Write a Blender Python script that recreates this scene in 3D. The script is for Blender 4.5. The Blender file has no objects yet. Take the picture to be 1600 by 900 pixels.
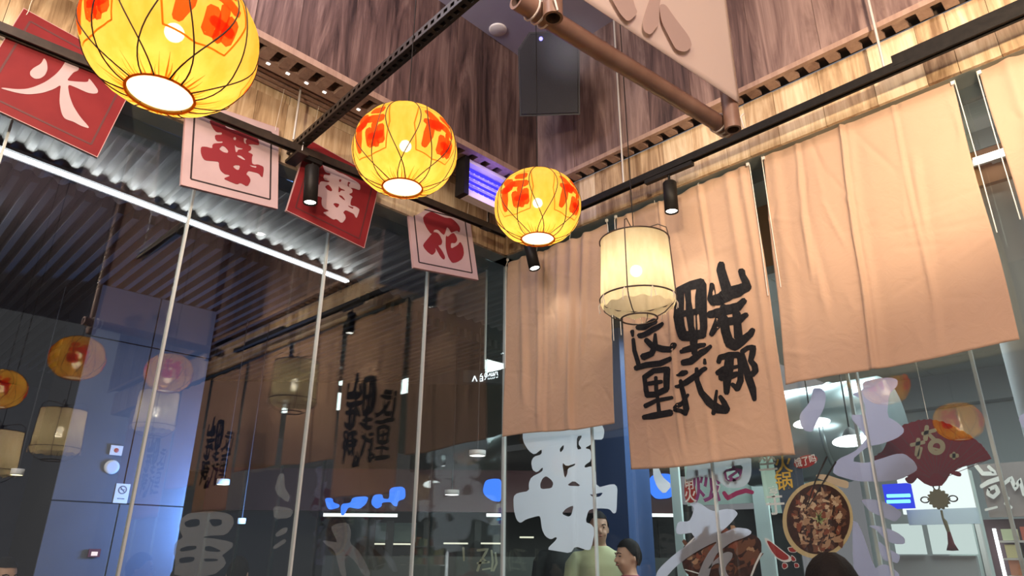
import bpy, bmesh, math, random
from mathutils import Vector, Matrix
random.seed(7)
SC = bpy.context.scene
COL = SC.collection
# ------------------------------------------------------------------ camera
F, CX, CY = 1073.0, 800.0, 450.0
PITCH = math.atan2(420.0, F); ROLL = math.atan2(18.0, 2740.0); HEAD = math.radians(44.9435)
CAM = Vector((3.710, -3.644, 1.35))
_f0 = Vector((-math.sin(HEAD), math.cos(HEAD), 0)); _r0 = Vector((math.cos(HEAD), math.sin(HEAD), 0)); _z = Vector((0, 0, 1))
FWD = _f0 * math.cos(PITCH) + _z * math.sin(PITCH)
_u0 = -_f0 * math.sin(PITCH) + _z * math.cos(PITCH)
RGT = _r0 * math.cos(ROLL) + _u0 * math.sin(ROLL)
UPV = _u0 * math.cos(ROLL) - _r0 * math.sin(ROLL)
cd = bpy.data.cameras.new('camera'); cam = bpy.data.objects.new('camera', cd); COL.objects.link(cam)
cd.sensor_fit = 'HORIZONTAL'; cd.sensor_width = 36.0; cd.lens = 36.0 * F / 1600.0; cd.clip_start = 0.05; cd.clip_end = 200
m = Matrix((RGT, UPV, -FWD)).transposed().to_4x4(); m.translation = CAM; cam.matrix_world = m
SC.camera = cam
# ------------------------------------------------------------------ world and lights
W = bpy.data.worlds.new('world'); SC.world = W; W.use_nodes = True
bg = W.node_tree.nodes['Background']; bg.inputs[0].default_value = (0.80, 0.78, 0.82, 1); bg.inputs[1].default_value = 0.21
SC.view_settings.view_transform = 'Standard'; SC.view_settings.look = 'None'; SC.view_settings.gamma = 1.0
SC.view_settings.use_curve_mapping = False; SC.view_settings.exposure = 0.35
SC.cycles.transparent_max_bounces = 24; SC.cycles.max_bounces = 10; SC.cycles.diffuse_bounces = 4; SC.cycles.glossy_bounces = 4
SC.cycles.transmission_bounces = 8; SC.cycles.sample_clamp_indirect = 6.0; SC.cycles.caustics_reflective = False
SC.cycles.use_denoising = True

def light(name, kind, loc, energy, color=(1, 1, 1), aim=None, size=0.1, spot=60, blend=0.5, size_y=None):
    d = bpy.data.lights.new(name, kind); d.energy = energy; d.color = color
    o = bpy.data.objects.new(name, d); COL.objects.link(o); o.location = loc
    if kind == 'AREA':
        d.size = size
        if size_y: d.shape = 'RECTANGLE'; d.size_y = size_y
    else: d.shadow_soft_size = size
    if kind == 'SPOT': d.spot_size = math.radians(spot); d.spot_blend = blend
    if aim is not None: o.rotation_euler = (Vector(aim) - Vector(loc)).to_track_quat('-Z', 'Y').to_euler()
    return o
# unseen fill lamps, added out of view to brighten the room
light('room_fill', 'AREA', (5.6, -4.9, 4.9), 165, (1.0, 0.80, 0.60), aim=(2.6, -1.0, 3.0), size=0.9)
light('room_fill', 'AREA', (4.2, -7.6, 4.9), 165, (1.0, 0.80, 0.60), aim=(0.3, -2.4, 3.4), size=0.9)
light('room_fill', 'AREA', (5.2, -3.9, 3.6), 42, (1.0, 0.66, 0.66), aim=(2.0, 0.0, 1.7), size=0.7)  # added pink fill for the lower part of the cloths
light('room_fill', 'AREA', (2.2, -4.3, 4.96), 46, (1.0, 0.86, 0.84), aim=(0.6, -1.6, 4.5), size=0.8)  # added fill aimed at the upper left wall
light('ceiling_fill', 'AREA', (1.0, -3.0, 4.5), 11, (0.86, 0.86, 1.0), aim=(1.15, -0.9, 5.06), size=0.4)  # unseen upward lamp added to brighten the ceiling
# unseen spots added in the room to brighten the cladding above the glass
light('cladding_fill', 'SPOT', (3.9, -1.75, 3.30), 190, (1.0, 0.80, 0.54), aim=(2.9, -0.16, 3.62), size=0.05, spot=74, blend=0.7)
light('cladding_fill', 'SPOT', (2.1, -3.75, 3.20), 130, (1.0, 0.80, 0.56), aim=(0.16, -2.75, 3.66), size=0.05, spot=72, blend=0.7)
light('cladding_fill', 'SPOT', (2.55, -1.95, 3.45), 60, (1.0, 0.80, 0.54), aim=(1.3, -0.16, 3.45), size=0.05, spot=66, blend=0.8)
# ceiling panels of the mall outside
light('mall_lamp', 'AREA', (3.2, 1.5, 3.50), 125, (0.88, 1.0, 0.98), aim=(3.2, 1.5, 0), size=2.4, size_y=1.2)
light('mall_lamp', 'AREA', (0.9, 2.2, 3.50), 60, (0.85, 0.97, 1.0), aim=(0.9, 2.2, 0), size=1.6, size_y=1.2)
light('mall_lamp', 'AREA', (5.8, 1.6, 3.50), 85, (0.9, 1.0, 0.98), aim=(5.8, 1.6, 0), size=2.0, size_y=1.0)
light('shop_glow', 'AREA', (-2.5, -0.45, 1.7), 46, (0.16, 0.38, 1.0), aim=(-3.2, -1.05, 1.8), size=0.5)
light('arcade_lamp', 'AREA', (-2.1, -3.6, 3.55), 14, (0.80, 0.84, 1.0), aim=(-3.2, -1.8, 1.4), size=0.6)

# ------------------------------------------------------------------ pixel rays (only used to measure where things stand)
def ray(px, py):
    return (RGT * ((px - CX) / F) - UPV * ((py - CY) / F) + FWD).normalized()
class Plane:
    def __init__(s, o, ux, uy):
        s.o = Vector(o); s.ux = Vector(ux).normalized(); s.uy = Vector(uy).normalized(); s.n = s.ux.cross(s.uy).normalized()
    def uv(s, px, py):
        d = ray(px, py); t = (s.o - CAM).dot(s.n) / d.dot(s.n); p = CAM + d * t - s.o
        return (p.dot(s.ux), p.dot(s.uy))
    def at(s, px, py):
        u, v = s.uv(px, py); return s.o + s.ux * u + s.uy * v
    def p3(s, u, v, off=0.0):
        return s.o + s.ux * u + s.uy * v + s.n * off
def PY(y): return Plane((0, y, 0), (1, 0, 0), (0, 0, 1))      # normal -y (towards the room)
def PX(x): return Plane((x, 0, 0), (0, 1, 0), (0, 0, 1))      # normal +x (towards the room)
def PZ(z): return Plane((0, 0, z), (1, 0, 0), (0, 1, 0))
def along(px, py, t): return CAM + ray(px, py) * t
def crop(x0, y0, s, pts): return [(x0 + p[0] / s, y0 + p[1] / s) + tuple(q / s for q in p[2:]) for p in pts]

# ------------------------------------------------------------------ materials
def mat(name, col, rough=0.6, metal=0.0, emit=None, estr=0.0, noise=None, bump=0.0, nscale=20.0, spec=None):
    M = bpy.data.materials.new(name); M.use_nodes = True; nt = M.node_tree; b = nt.nodes['Principled BSDF']
    b.inputs['Roughness'].default_value = rough; b.inputs['Metallic'].default_value = metal
    b.inputs['Base Color'].default_value = (*col, 1)
    if spec is not None: b.inputs['Specular IOR Level'].default_value = spec
    if emit: b.inputs['Emission Color'].default_value = (*emit, 1); b.inputs['Emission Strength'].default_value = estr
    if noise is not None or bump:
        tc = nt.nodes.new('ShaderNodeTexCoord'); n = nt.nodes.new('ShaderNodeTexNoise'); n.inputs['Scale'].default_value = nscale; n.inputs['Detail'].default_value = 5
        nt.links.new(tc.outputs['Object'], n.inputs['Vector'])
        if noise is not None:
            r = nt.nodes.new('ShaderNodeMixRGB'); r.inputs[1].default_value = (*col, 1); r.inputs[2].default_value = (*noise, 1)
            cr = nt.nodes.new('ShaderNodeValToRGB'); cr.color_ramp.elements[0].position = 0.35; cr.color_ramp.elements[1].position = 0.68
            nt.links.new(n.outputs['Fac'], cr.inputs[0]); nt.links.new(cr.outputs[0], r.inputs[0]); nt.links.new(r.outputs[0], b.inputs['Base Color'])
        if bump:
            bp = nt.nodes.new('ShaderNodeBump'); bp.inputs['Strength'].default_value = bump; bp.inputs['Distance'].default_value = 0.01
            nt.links.new(n.outputs['Fac'], bp.inputs['Height']); nt.links.new(bp.outputs[0], b.inputs['Normal'])
    return M

def wood(name, dark, mid, lite, rough=0.55):
    """old planks: grain along z, knots, a tint of its own for each board"""
    M = bpy.data.materials.new(name); M.use_nodes = True; nt = M.node_tree; N = nt.nodes.new; L = nt.links.new
    b = nt.nodes['Principled BSDF']; b.inputs['Roughness'].default_value = rough
    tc = N('ShaderNodeTexCoord'); oi = N('ShaderNodeObjectInfo')
    ml = N('ShaderNodeMath'); ml.operation = 'MULTIPLY'; ml.inputs[1].default_value = 37.0; L(oi.outputs['Random'], ml.inputs[0])
    ad = N('ShaderNodeVectorMath'); ad.operation = 'ADD'; L(tc.outputs['Object'], ad.inputs[0]); L(ml.outputs[0], ad.inputs[1])
    mp = N('ShaderNodeMapping'); mp.inputs['Scale'].default_value = (5.0, 5.0, 0.62); L(ad.outputs[0], mp.inputs[0])
    n1 = N('ShaderNodeTexNoise'); n1.inputs['Scale'].default_value = 1.6; n1.inputs['Detail'].default_value = 8; n1.inputs['Roughness'].default_value = 0.62; n1.inputs['Distortion'].default_value = 1.6
    L(mp.outputs[0], n1.inputs['Vector'])
    mp2 = N('ShaderNodeMapping'); mp2.inputs['Scale'].default_value = (48, 48, 1.3); L(ad.outputs[0], mp2.inputs[0])
    n2 = N('ShaderNodeTexNoise'); n2.inputs['Scale'].default_value = 1.5; n2.inputs['Detail'].default_value = 6; L(mp2.outputs[0], n2.inputs['Vector'])
    mx = N('ShaderNodeMath'); mx.operation = 'MULTIPLY_ADD'; mx.inputs[1].default_value = 0.26; L(n2.outputs['Fac'], mx.inputs[0]); L(n1.outputs['Fac'], mx.inputs[2])
    rt = N('ShaderNodeMath'); rt.operation = 'MULTIPLY_ADD'; rt.inputs[1].default_value = 0.26; L(oi.outputs['Random'], rt.inputs[0]); L(mx.outputs[0], rt.inputs[2])
    cr = N('ShaderNodeValToRGB'); e = cr.color_ramp.elements
    e[0].position = 0.50; e[0].color = (*dark, 1); e[1].position = 0.95; e[1].color = (*lite, 1)
    k = e.new(0.71); k.color = (*mid, 1)
    L(rt.outputs[0], cr.inputs[0]); L(cr.outputs[0], b.inputs['Base Color'])
    bp = N('ShaderNodeBump'); bp.inputs['Strength'].default_value = 0.22; bp.inputs['Distance'].default_value = 0.004
    L(mx.outputs[0], bp.inputs['Height']); L(bp.outputs[0], b.inputs['Normal'])
    return M

def glass_mat(name, r0=0.095, tint=(0.96, 0.99, 0.985)):
    M = bpy.data.materials.new(name); M.use_nodes = True; nt = M.node_tree; N = nt.nodes.new; L = nt.links.new
    nt.nodes.remove(nt.nodes['Principled BSDF']); out = nt.nodes['Material Output']
    lw = N('ShaderNodeLayerWeight'); lw.inputs[0].default_value = 0.5
    pw = N('ShaderNodeMath'); pw.operation = 'POWER'; pw.inputs[1].default_value = 4.0; L(lw.outputs['Facing'], pw.inputs[0])
    ma = N('ShaderNodeMath'); ma.operation = 'MULTIPLY_ADD'; ma.inputs[1].default_value = 1 - r0; ma.inputs[2].default_value = r0; L(pw.outputs[0], ma.inputs[0])
    tr = N('ShaderNodeBsdfTransparent'); tr.inputs[0].default_value = (*tint, 1)
    gl = N('ShaderNodeBsdfGlossy'); gl.inputs['Roughness'].default_value = 0.0
    mx = N('ShaderNodeMixShader'); L(ma.outputs[0], mx.inputs[0]); L(tr.outputs[0], mx.inputs[1]); L(gl.outputs[0], mx.inputs[2]); L(mx.outputs[0], out.inputs[0])
    return M

def trans_mat(name, col, tcol, tfac=0.5, clear=0.0, noise=None, nscale=6.0, weave=0.0):
    """paper, cloth or film that lets light through"""
    M = bpy.data.materials.new(name); M.use_nodes = True; nt = M.node_tree; N = nt.nodes.new; L = nt.links.new
    nt.nodes.remove(nt.nodes['Principled BSDF']); out = nt.nodes['Material Output']
    d = N('ShaderNodeBsdfDiffuse'); d.inputs[0].default_value = (*col, 1)
    t = N('ShaderNodeBsdfTranslucent'); t.inputs[0].default_value = (*tcol, 1)
    if noise is not None:
        tc = N('ShaderNodeTexCoord'); mp = N('ShaderNodeMapping'); mp.inputs['Scale'].default_value = (1, 1, 0.35); n = N('ShaderNodeTexNoise'); n.inputs['Scale'].default_value = nscale; n.inputs['Detail'].default_value = 6
        L(tc.outputs['Object'], mp.inputs[0]); L(mp.outputs[0], n.inputs['Vector'])
        cr = N('ShaderNodeValToRGB'); cr.color_ramp.elements[0].position = 0.38; cr.color_ramp.elements[0].color = (*noise, 1); cr.color_ramp.elements[1].position = 0.62; cr.color_ramp.elements[1].color = (*tcol, 1)
        L(n.outputs['Fac'], cr.inputs[0]); L(cr.outputs[0], t.inputs[0])
    mx = N('ShaderNodeMixShader'); mx.inputs[0].default_value = tfac; L(d.outputs[0], mx.inputs[1]); L(t.outputs[0], mx.inputs[2])
    last = mx
    if clear > 0:
        c = N('ShaderNodeBsdfTransparent'); m2 = N('ShaderNodeMixShader'); m2.inputs[0].default_value = clear
        L(mx.outputs[0], m2.inputs[1]); L(c.outputs[0], m2.inputs[2]); last = m2
    L(last.outputs[0], out.inputs[0]); return M

def cloth_mat(name, col, col2):
    M = bpy.data.materials.new(name); M.use_nodes = True; nt = M.node_tree; N = nt.nodes.new; L = nt.links.new
    b = nt.nodes['Principled BSDF']; b.inputs['Roughness'].default_value = 0.9; b.inputs['Specular IOR Level'].default_value = 0.1
    b.inputs['Sheen Weight'].default_value = 0.15
    tc = N('ShaderNodeTexCoord'); n = N('ShaderNodeTexNoise'); n.inputs['Scale'].default_value = 3.0; n.inputs['Detail'].default_value = 6; L(tc.outputs['Object'], n.inputs['Vector'])
    r = N('ShaderNodeMixRGB'); r.inputs[1].default_value = (*col, 1); r.inputs[2].default_value = (*col2, 1); L(n.outputs['Fac'], r.inputs[0]); L(r.outputs[0], b.inputs['Base Color'])
    mp = N('ShaderNodeMapping'); mp.inputs['Scale'].default_value = (500, 500, 500); L(tc.outputs['Object'], mp.inputs[0])
    n2 = N('ShaderNodeTexNoise'); n2.inputs['Scale'].default_value = 1.0; L(mp.outputs[0], n2.inputs['Vector'])
    n3 = N('ShaderNodeTexNoise'); n3.inputs['Scale'].default_value = 9.0; n3.inputs['Detail'].default_value = 4; n3.inputs['Distortion'].default_value = 1.5; L(tc.outputs['Object'], n3.inputs['Vector'])
    ad = N('ShaderNodeMath'); ad.operation = 'MULTIPLY_ADD'; ad.inputs[1].default_value = 0.12; L(n2.outputs['Fac'], ad.inputs[0]); L(n3.outputs['Fac'], ad.inputs[2])
    bp = N('ShaderNodeBump'); bp.inputs['Strength'].default_value = 0.34; bp.inputs['Distance'].default_value = 0.014; L(ad.outputs[0], bp.inputs['Height']); L(bp.outputs[0], b.inputs['Normal'])
    return M

def emis(name, col, s):
    M = bpy.data.materials.new(name); M.use_nodes = True; nt = M.node_tree
    nt.nodes.remove(nt.nodes['Principled BSDF']); e = nt.nodes.new('ShaderNodeEmission'); e.inputs[0].default_value = (*col, 1); e.inputs[1].default_value = s
    nt.links.new(e.outputs[0], nt.nodes['Material Output'].inputs[0]); return M

MW_LITE = wood('light_oak', (0.19, 0.11, 0.055), (0.46, 0.32, 0.19), (0.68, 0.55, 0.38))
MW_DARK = wood('weathered_oak', (0.030, 0.016, 0.016), (0.120, 0.070, 0.064), (0.27, 0.18, 0.16))
MW_EDGE = wood('edge_oak', (0.17, 0.10, 0.08), (0.27, 0.17, 0.135), (0.36, 0.24, 0.19))
M_SOFFIT = mat('soffit_brown', (0.11, 0.075, 0.06), 0.7, noise=(0.14, 0.10, 0.08), nscale=5)
M_SOFFITG = mat('glass_head_channel', (0.23, 0.24, 0.21), 0.45, noise=(0.15, 0.17, 0.15), nscale=4)
M_BLACK = mat('black_metal', (0.008, 0.007, 0.0065), 0.5, noise=(0.013, 0.011, 0.010), nscale=30, spec=0.2)
M_BROWNMETAL = mat('bronze_black_channel', (0.030, 0.022, 0.017), 0.42, metal=0.3, noise=(0.05, 0.035, 0.026), nscale=18)
M_STEEL = mat('threaded_steel', (0.60, 0.57, 0.55), 0.4, metal=0.35)
M_SEAM = mat('silicone_joint', (0.50, 0.54, 0.54), 0.4)
M_GLASS = glass_mat('clear_glass')
M_CEIL = mat('ceiling_paint', (0.46, 0.43, 0.52), 0.8, noise=(0.42, 0.39, 0.48), nscale=3)
M_FLOOR = mat('floor_tile', (0.12, 0.11, 0.10), 0.5)
M_WHITE = mat('white_plastic', (0.82, 0.80, 0.78), 0.5)
M_CREAM = mat('cream_plastic', (0.88, 0.82, 0.80), 0.5)
M_RED = mat('sign_red', (0.195, 0.018, 0.021), 0.55, noise=(0.165, 0.014, 0.018), nscale=8, spec=0.15)
M_REDLINE = mat('sign_red_line', (0.085, 0.010, 0.012), 0.6)
M_PINK = mat('sign_pink', (0.48, 0.355, 0.375), 0.55, noise=(0.44, 0.325, 0.345), nscale=8, spec=0.15)
M_PINKEDGE = mat('sign_edge', (0.50, 0.30, 0.30), 0.55)
M_CRIMSON = mat('sign_crimson', (0.21, 0.012, 0.020), 0.6)
M_INK = mat('sign_ink', (0.02, 0.012, 0.014), 0.6)
M_NOREN = cloth_mat('noren_cotton', (0.51, 0.350, 0.250), (0.46, 0.305, 0.215))
M_BRUSH = mat('black_brush_ink', (0.013, 0.013, 0.016), 0.8, noise=(0.022, 0.022, 0.025), nscale=60, spec=0.1)
M_CORD = mat('white_cord', (0.80, 0.74, 0.66), 0.8)
M_STICK = trans_mat('white_film', (0.84, 0.85, 0.92), (0.94, 0.95, 1.0), 0.68)
M_STICK2 = trans_mat('lilac_film', (0.60, 0.58, 0.70), (0.60, 0.58, 0.70), 0.62)
M_STICK3 = trans_mat('pale_film', (0.72, 0.72, 0.80), (0.76, 0.76, 0.84), 0.66)
M_GHOST = trans_mat('ghost_film', (0.42, 0.42, 0.44), (0.45, 0.46, 0.48), 0.4, clear=0.62)
M_LANT = trans_mat('yellow_silk', (0.70, 0.42, 0.07), (1.0, 0.70, 0.16), 0.8, clear=0.06, noise=(0.97, 0.58, 0.09), nscale=22)
M_LPRINT = trans_mat('red_print', (0.75, 0.12, 0.03), (0.95, 0.16, 0.03), 0.8, clear=0.05)
M_LFRAME = trans_mat('ochre_print', (0.45, 0.18, 0.02), (0.75, 0.30, 0.03), 0.75)
M_RIB = mat('dark_wire', (0.035, 0.02, 0.01), 0.6)
M_DRUM = trans_mat('cream_linen', (0.72, 0.64, 0.46), (0.88, 0.78, 0.54), 0.72, clear=0.07, noise=(0.80, 0.68, 0.43), nscale=30)
M_DRUMWIRE = mat('bronze_wire', (0.055, 0.035, 0.028), 0.5)
M_BULB = emis('bulb_glow', (1.0, 0.88, 0.66), 22)
M_SPOTGLOW = emis('spot_glow', (1.0, 0.95, 0.86), 9)
M_BAMBOO = mat('bamboo', (0.20, 0.110, 0.075), 0.42, noise=(0.29, 0.175, 0.125), nscale=7)
M_BAMBOOIN = mat('bamboo_hollow', (0.09, 0.055, 0.04), 0.8)
M_FLAG = trans_mat('flag_cloth', (0.80, 0.68, 0.60), (0.80, 0.68, 0.62), 0.35)
M_FLAGINK = trans_mat('flag_faded_print', (0.60, 0.46, 0.41), (0.60, 0.46, 0.41), 0.35)
M_SPEAKER = mat('speaker_black', (0.035, 0.034, 0.042), 0.6)
M_GRILLE = mat('speaker_grille', (0.022, 0.021, 0.028), 0.7, bump=0.4, nscale=220)
M_BLUELED = emis('blue_led', (0.06, 0.045, 1.0), 1.0)
M_BLUEDOT = emis('blue_dot', (0.22, 0.20, 1.0), 3)
M_LED = emis('white_led', (0.97, 0.98, 1.0), 13)
M_LEAKGLINT = emis('warm_leak_glint', (1.0, 0.93, 0.80), 2.6)

# ------------------------------------------------------------------ mesh helpers
class MB:
    def __init__(s): s.v = []; s.f = []; s.m = []; s.smooth = []
    def add(s, vs, fs, mi=0, sm=False):
        o = len(s.v); s.v += [Vector(v) for v in vs]
        for f in fs: s.f.append([i + o for i in f]); s.m.append(mi); s.smooth.append(sm)
    def box(s, lo, hi, mi=0):
        x0, y0, z0 = lo; x1, y1, z1 = hi
        s.add([(x0, y0, z0), (x1, y0, z0), (x1, y1, z0), (x0, y1, z0), (x0, y0, z1), (x1, y0, z1), (x1, y1, z1), (x0, y1, z1)],
              [(0, 3, 2, 1), (4, 5, 6, 7), (0, 1, 5, 4), (1, 2, 6, 5), (2, 3, 7, 6), (3, 0, 4, 7)], mi); return s
    def obox(s, c, ax, ay, az, hx, hy, hz, mi=0):
        """box with its own axes and half sizes"""
        c = Vector(c); vs = [c + ax * (hx * i) + ay * (hy * j) + az * (hz * k) for k in (-1, 1) for j in (-1, 1) for i in (-1, 1)]
        s.add(vs, [(0, 2, 3, 1), (4, 5, 7, 6), (0, 1, 5, 4), (1, 3, 7, 5), (3, 2, 6, 7), (2, 0, 4, 6)], mi); return s
    def tube(s, pts, r, n=8, mi=0, caps=True, closed=False):
        pts = [Vector(p) for p in pts]; k = len(pts); rs = r if isinstance(r, (list, tuple)) else [r] * k
        vs = []; up = None
        for i, p in enumerate(pts):
            a = pts[(i - 1) % k] if (i > 0 or closed) else p; b = pts[(i + 1) % k] if (i < k - 1 or closed) else p
            t = (b - a).normalized()
            if up is None or abs(up.dot(t)) > 0.99:
                up = Vector((0, 0, 1)) if abs(t.z) < 0.9 else Vector((1, 0, 0))
            x = t.cross(up).normalized(); y = x.cross(t).normalized(); up = y
            for j in range(n):
                q = 2 * math.pi * j / n; vs.append(p + (x * math.cos(q) + y * math.sin(q)) * rs[i])
        fs = []
        for i in range(k if closed else k - 1):
            for j in range(n):
                a = i * n + j; b = i * n + (j + 1) % n; c = ((i + 1) % k) * n + (j + 1) % n; d = ((i + 1) % k) * n + j
                fs.append((a, b, c, d))
        s.add(vs, fs, mi, True)
        if caps and not closed:
            s.add(vs[:n], [tuple(range(n))[::-1]], mi); s.add(vs[-n:], [tuple(range(n))], mi)
        return s
    def lathe(s, prof, n=24, mi=0, c=(0, 0, 0), rot=None, cap=False):
        """profile of (radius, z)"""
        c = Vector(c); vs = []
        for r, z in prof:
            for j in range(n):
                q = 2 * math.pi * j / n; v = Vector((r * math.cos(q), r * math.sin(q), z))
                vs.append(c + (rot @ v if rot else v))
        fs = [(i * n + j, i * n + (j + 1) % n, (i + 1) * n + (j + 1) % n, (i + 1) * n + j) for i in range(len(prof) - 1) for j in range(n)]
        s.add(vs, fs, mi, True)
        if cap: s.add(vs[:n], [tuple(range(n))[::-1]], mi); s.add(vs[-n:], [tuple(range(n))], mi)
        return s
    def ball(s, c, rx, ry=None, rz=None, n=16, k=10, mi=0):
        ry = ry or rx; rz = rz or rx; c = Vector(c); vs = []; fs = []
        for i in range(k + 1):
            th = math.pi * i / k
            for j in range(n):
                q = 2 * math.pi * j / n; vs.append(c + Vector((rx * math.sin(th) * math.cos(q), ry * math.sin(th) * math.sin(q), rz * math.cos(th))))
        for i in range(k):
            for j in range(n): fs.append((i * n + j, (i + 1) * n + j, (i + 1) * n + (j + 1) % n, i * n + (j + 1) % n))
        s.add(vs, fs, mi, True); return s
    def strip(s, pts, mp, mi=0, sub=3, off=0.0):
        """brush stroke of (x, y, width) mapped by mp(x, y) -> point"""
        P = []
        for i in range(len(pts) - 1):
            for k in range(sub):
                t = k / sub; P.append(tuple(a + (b - a) * t for a, b in zip(pts[i], pts[i + 1])))
        P.append(tuple(pts[-1]))
        # rounded ends
        def ext(a, b):
            d = math.hypot(a[0] - b[0], a[1] - b[1]) or 1; w = a[2] * 0.32
            return [(a[0] + (a[0] - b[0]) / d * w, a[1] + (a[1] - b[1]) / d * w, a[2] * 0.55)]
        P = ext(P[0], P[1]) + P + ext(P[-1], P[-2])
        vs = []
        for i, p in enumerate(P):
            a = P[max(i - 1, 0)]; b = P[min(i + 1, len(P) - 1)]
            dx, dy = b[0] - a[0], b[1] - a[1]; d = math.hypot(dx, dy) or 1; nx, ny = -dy / d, dx / d
            for t in (-0.5, 0, 0.5): vs.append(mp(p[0] + nx * p[2] * t, p[1] + ny * p[2] * t))
        fs = []
        for i in range(len(P) - 1):
            for k in (0, 1): fs.append((i * 3 + k, i * 3 + k + 1, i * 3 + k + 4, i * 3 + k + 3))
        s.add(vs, fs, mi); return s
    def build(s, name, mats, parent=None, kind=None, label=None, world=True):
        if not isinstance(mats, (list, tuple)): mats = [mats]
        me = bpy.data.meshes.new(name)
        o = bpy.data.objects.new(name, me); COL.objects.link(o)
        off = Vector((0, 0, 0))
        if parent is not None:
            o.parent = parent
            if world:
                off = parent['_base'] if '_base' in parent else (0, 0, 0); off = Vector(off)
                o['_base'] = tuple(off)
        me.from_pydata([tuple(v - off) for v in s.v], [], s.f); me.update()
        for q in mats: me.materials.append(q)
        me.polygons.foreach_set('material_index', s.m); me.polygons.foreach_set('use_smooth', s.smooth)
        if kind: o['kind'] = kind
        if label: o['label'] = label
        return o

def thing(name, label, cat, loc=(0, 0, 0), group=None, kind=None):
    o = bpy.data.objects.new(name, None); COL.objects.link(o); o.location = loc; o.empty_display_size = 0.1
    o['_base'] = tuple(loc)
    if label: o['label'] = label
    if cat: o['category'] = cat
    if group: o['group'] = group
    if kind: o['kind'] = kind
    return o
def tag(o, label, cat, group=None):
    o['label'] = label; o['category'] = cat
    if group: o['group'] = group
    return o
def struct(name, mb, mats, parent=None):
    o = mb.build(name, mats, parent)
    if parent is None: o['kind'] = 'structure'
    return o
def structroot(name, loc=(0, 0, 0)): return thing(name, None, None, loc, kind='structure')
def dup(root, loc, label=None, group=None):
    r = root.copy(); COL.objects.link(r); r.location = loc; r['_base'] = tuple(loc)
    if label: r['label'] = label
    if group: r['group'] = group
    for ch in list(root.children):
        c = ch.copy(); COL.objects.link(c); c.parent = r
        for g in ch.children:
            d = g.copy(); COL.objects.link(d); d.parent = c
    return r

def fill2d(polys, thick):
    """closed outlines (first outline, later ones are holes) filled flat, as a mesh of verts (u, v, w)"""
    cu = bpy.data.curves.new('outline', 'CURVE'); cu.dimensions = '2D'; cu.fill_mode = 'BOTH'; cu.extrude = thick / 2
    for pts in polys:
        sp = cu.splines.new('POLY'); sp.points.add(len(pts) - 1); sp.use_cyclic_u = True
        for q, p in zip(sp.points, pts): q.co = (p[0], p[1], 0, 1)
    o = bpy.data.objects.new('outline', cu); COL.objects.link(o)
    dg = bpy.context.evaluated_depsgraph_get(); dg.update(); ev = o.evaluated_get(dg); me = ev.to_mesh()
    vs = [v.co.copy() for v in me.vertices]; fs = [tuple(p.vertices) for p in me.polygons]
    ev.to_mesh_clear(); bpy.data.objects.remove(o); bpy.data.curves.remove(cu)
    return vs, fs
def text2d(body, size, thick):
    cu = bpy.data.curves.new('lettering', 'FONT'); cu.body = body; cu.size = size; cu.extrude = thick / 2; cu.align_x = 'CENTER'; cu.align_y = 'CENTER'
    cu.offset = size * 0.012
    o = bpy.data.objects.new('lettering', cu); COL.objects.link(o)
    dg = bpy.context.evaluated_depsgraph_get(); dg.update(); ev = o.evaluated_get(dg); me = ev.to_mesh()
    vs = [v.co.copy() for v in me.vertices]; fs = [tuple(p.vertices) for p in me.polygons]
    ev.to_mesh_clear(); bpy.data.objects.remove(o); bpy.data.curves.remove(cu)
    return vs, fs
def smooth_poly(pts, it=1):
    for _ in range(it):
        q = []
        for i in range(len(pts)):
            a, b = pts[i], pts[(i + 1) % len(pts)]
            q += [(a[0] * 0.8 + b[0] * 0.2, a[1] * 0.8 + b[1] * 0.2), (a[0] * 0.2 + b[0] * 0.8, a[1] * 0.2 + b[1] * 0.8)]
        pts = q
    return pts
def glyph(mb, plane, polys, off=0.0, thick=0.002, mi=0, smooth=1, uv=False):
    """outlines measured in the photograph, laid on a real plane"""
    P = [[p if uv else plane.uv(p[0], p[1]) for p in smooth_poly(q, smooth)] for q in polys]
    vs, fs = fill2d(P, thick)
    mb.add([plane.p3(v.x, v.y, off + v.z) for v in vs], fs, mi)
def letters(mb, plane, body, px, py, size, off=0.0, thick=0.002, mi=0, rot=0.0, sx=1.0, uvc=None):
    u, v = uvc if uvc else plane.uv(px, py); vs, fs = text2d(body, size, thick); c, s = math.cos(rot), math.sin(rot)
    mb.add([plane.p3(u + (w.x * c - w.y * s) * sx, v + w.x * s + w.y * c, off + w.z) for w in vs], fs, mi)

X, Y, Z = Vector((1, 0, 0)), Vector((0, 1, 0)), Vector((0, 0, 1))
# ================================================================== SETTING
ZG, ZB, ZC = 3.575, 3.94, 5.06          # glass head, top of the beam, ceiling
XU, YU = 0.62, -0.28                    # faces of the upper walls
struct('floor', MB().box((-9, -9, -0.1), (11, 9, 0)), M_FLOOR)
struct('ceiling', MB().box((0.45, -7.0, ZC), (9.6, -0.1, ZC + 0.1)), M_CEIL)

def planks(parent, axis, a0, a1, z0, z1, face, depth, wlo, whi, M, shared, seed, name='plank'):
    rnd = random.Random(seed); a = a0
    while a < a1 - 0.01:
        w = min(rnd.uniform(wlo, whi), a1 - a)
        if a1 - a - w < 0.05: w = a1 - a
        j = rnd.uniform(-0.003, 0.003); mb = MB(); g = 0.0012
        if axis == 'y': mb.box((face - depth, a + g, z0), (face + j, a + w - g, z1))
        else: mb.box((a + g, face - j, z0), (a + w - g, face + depth, z1))
        mb.build(name, M, parent); a += w
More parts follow.
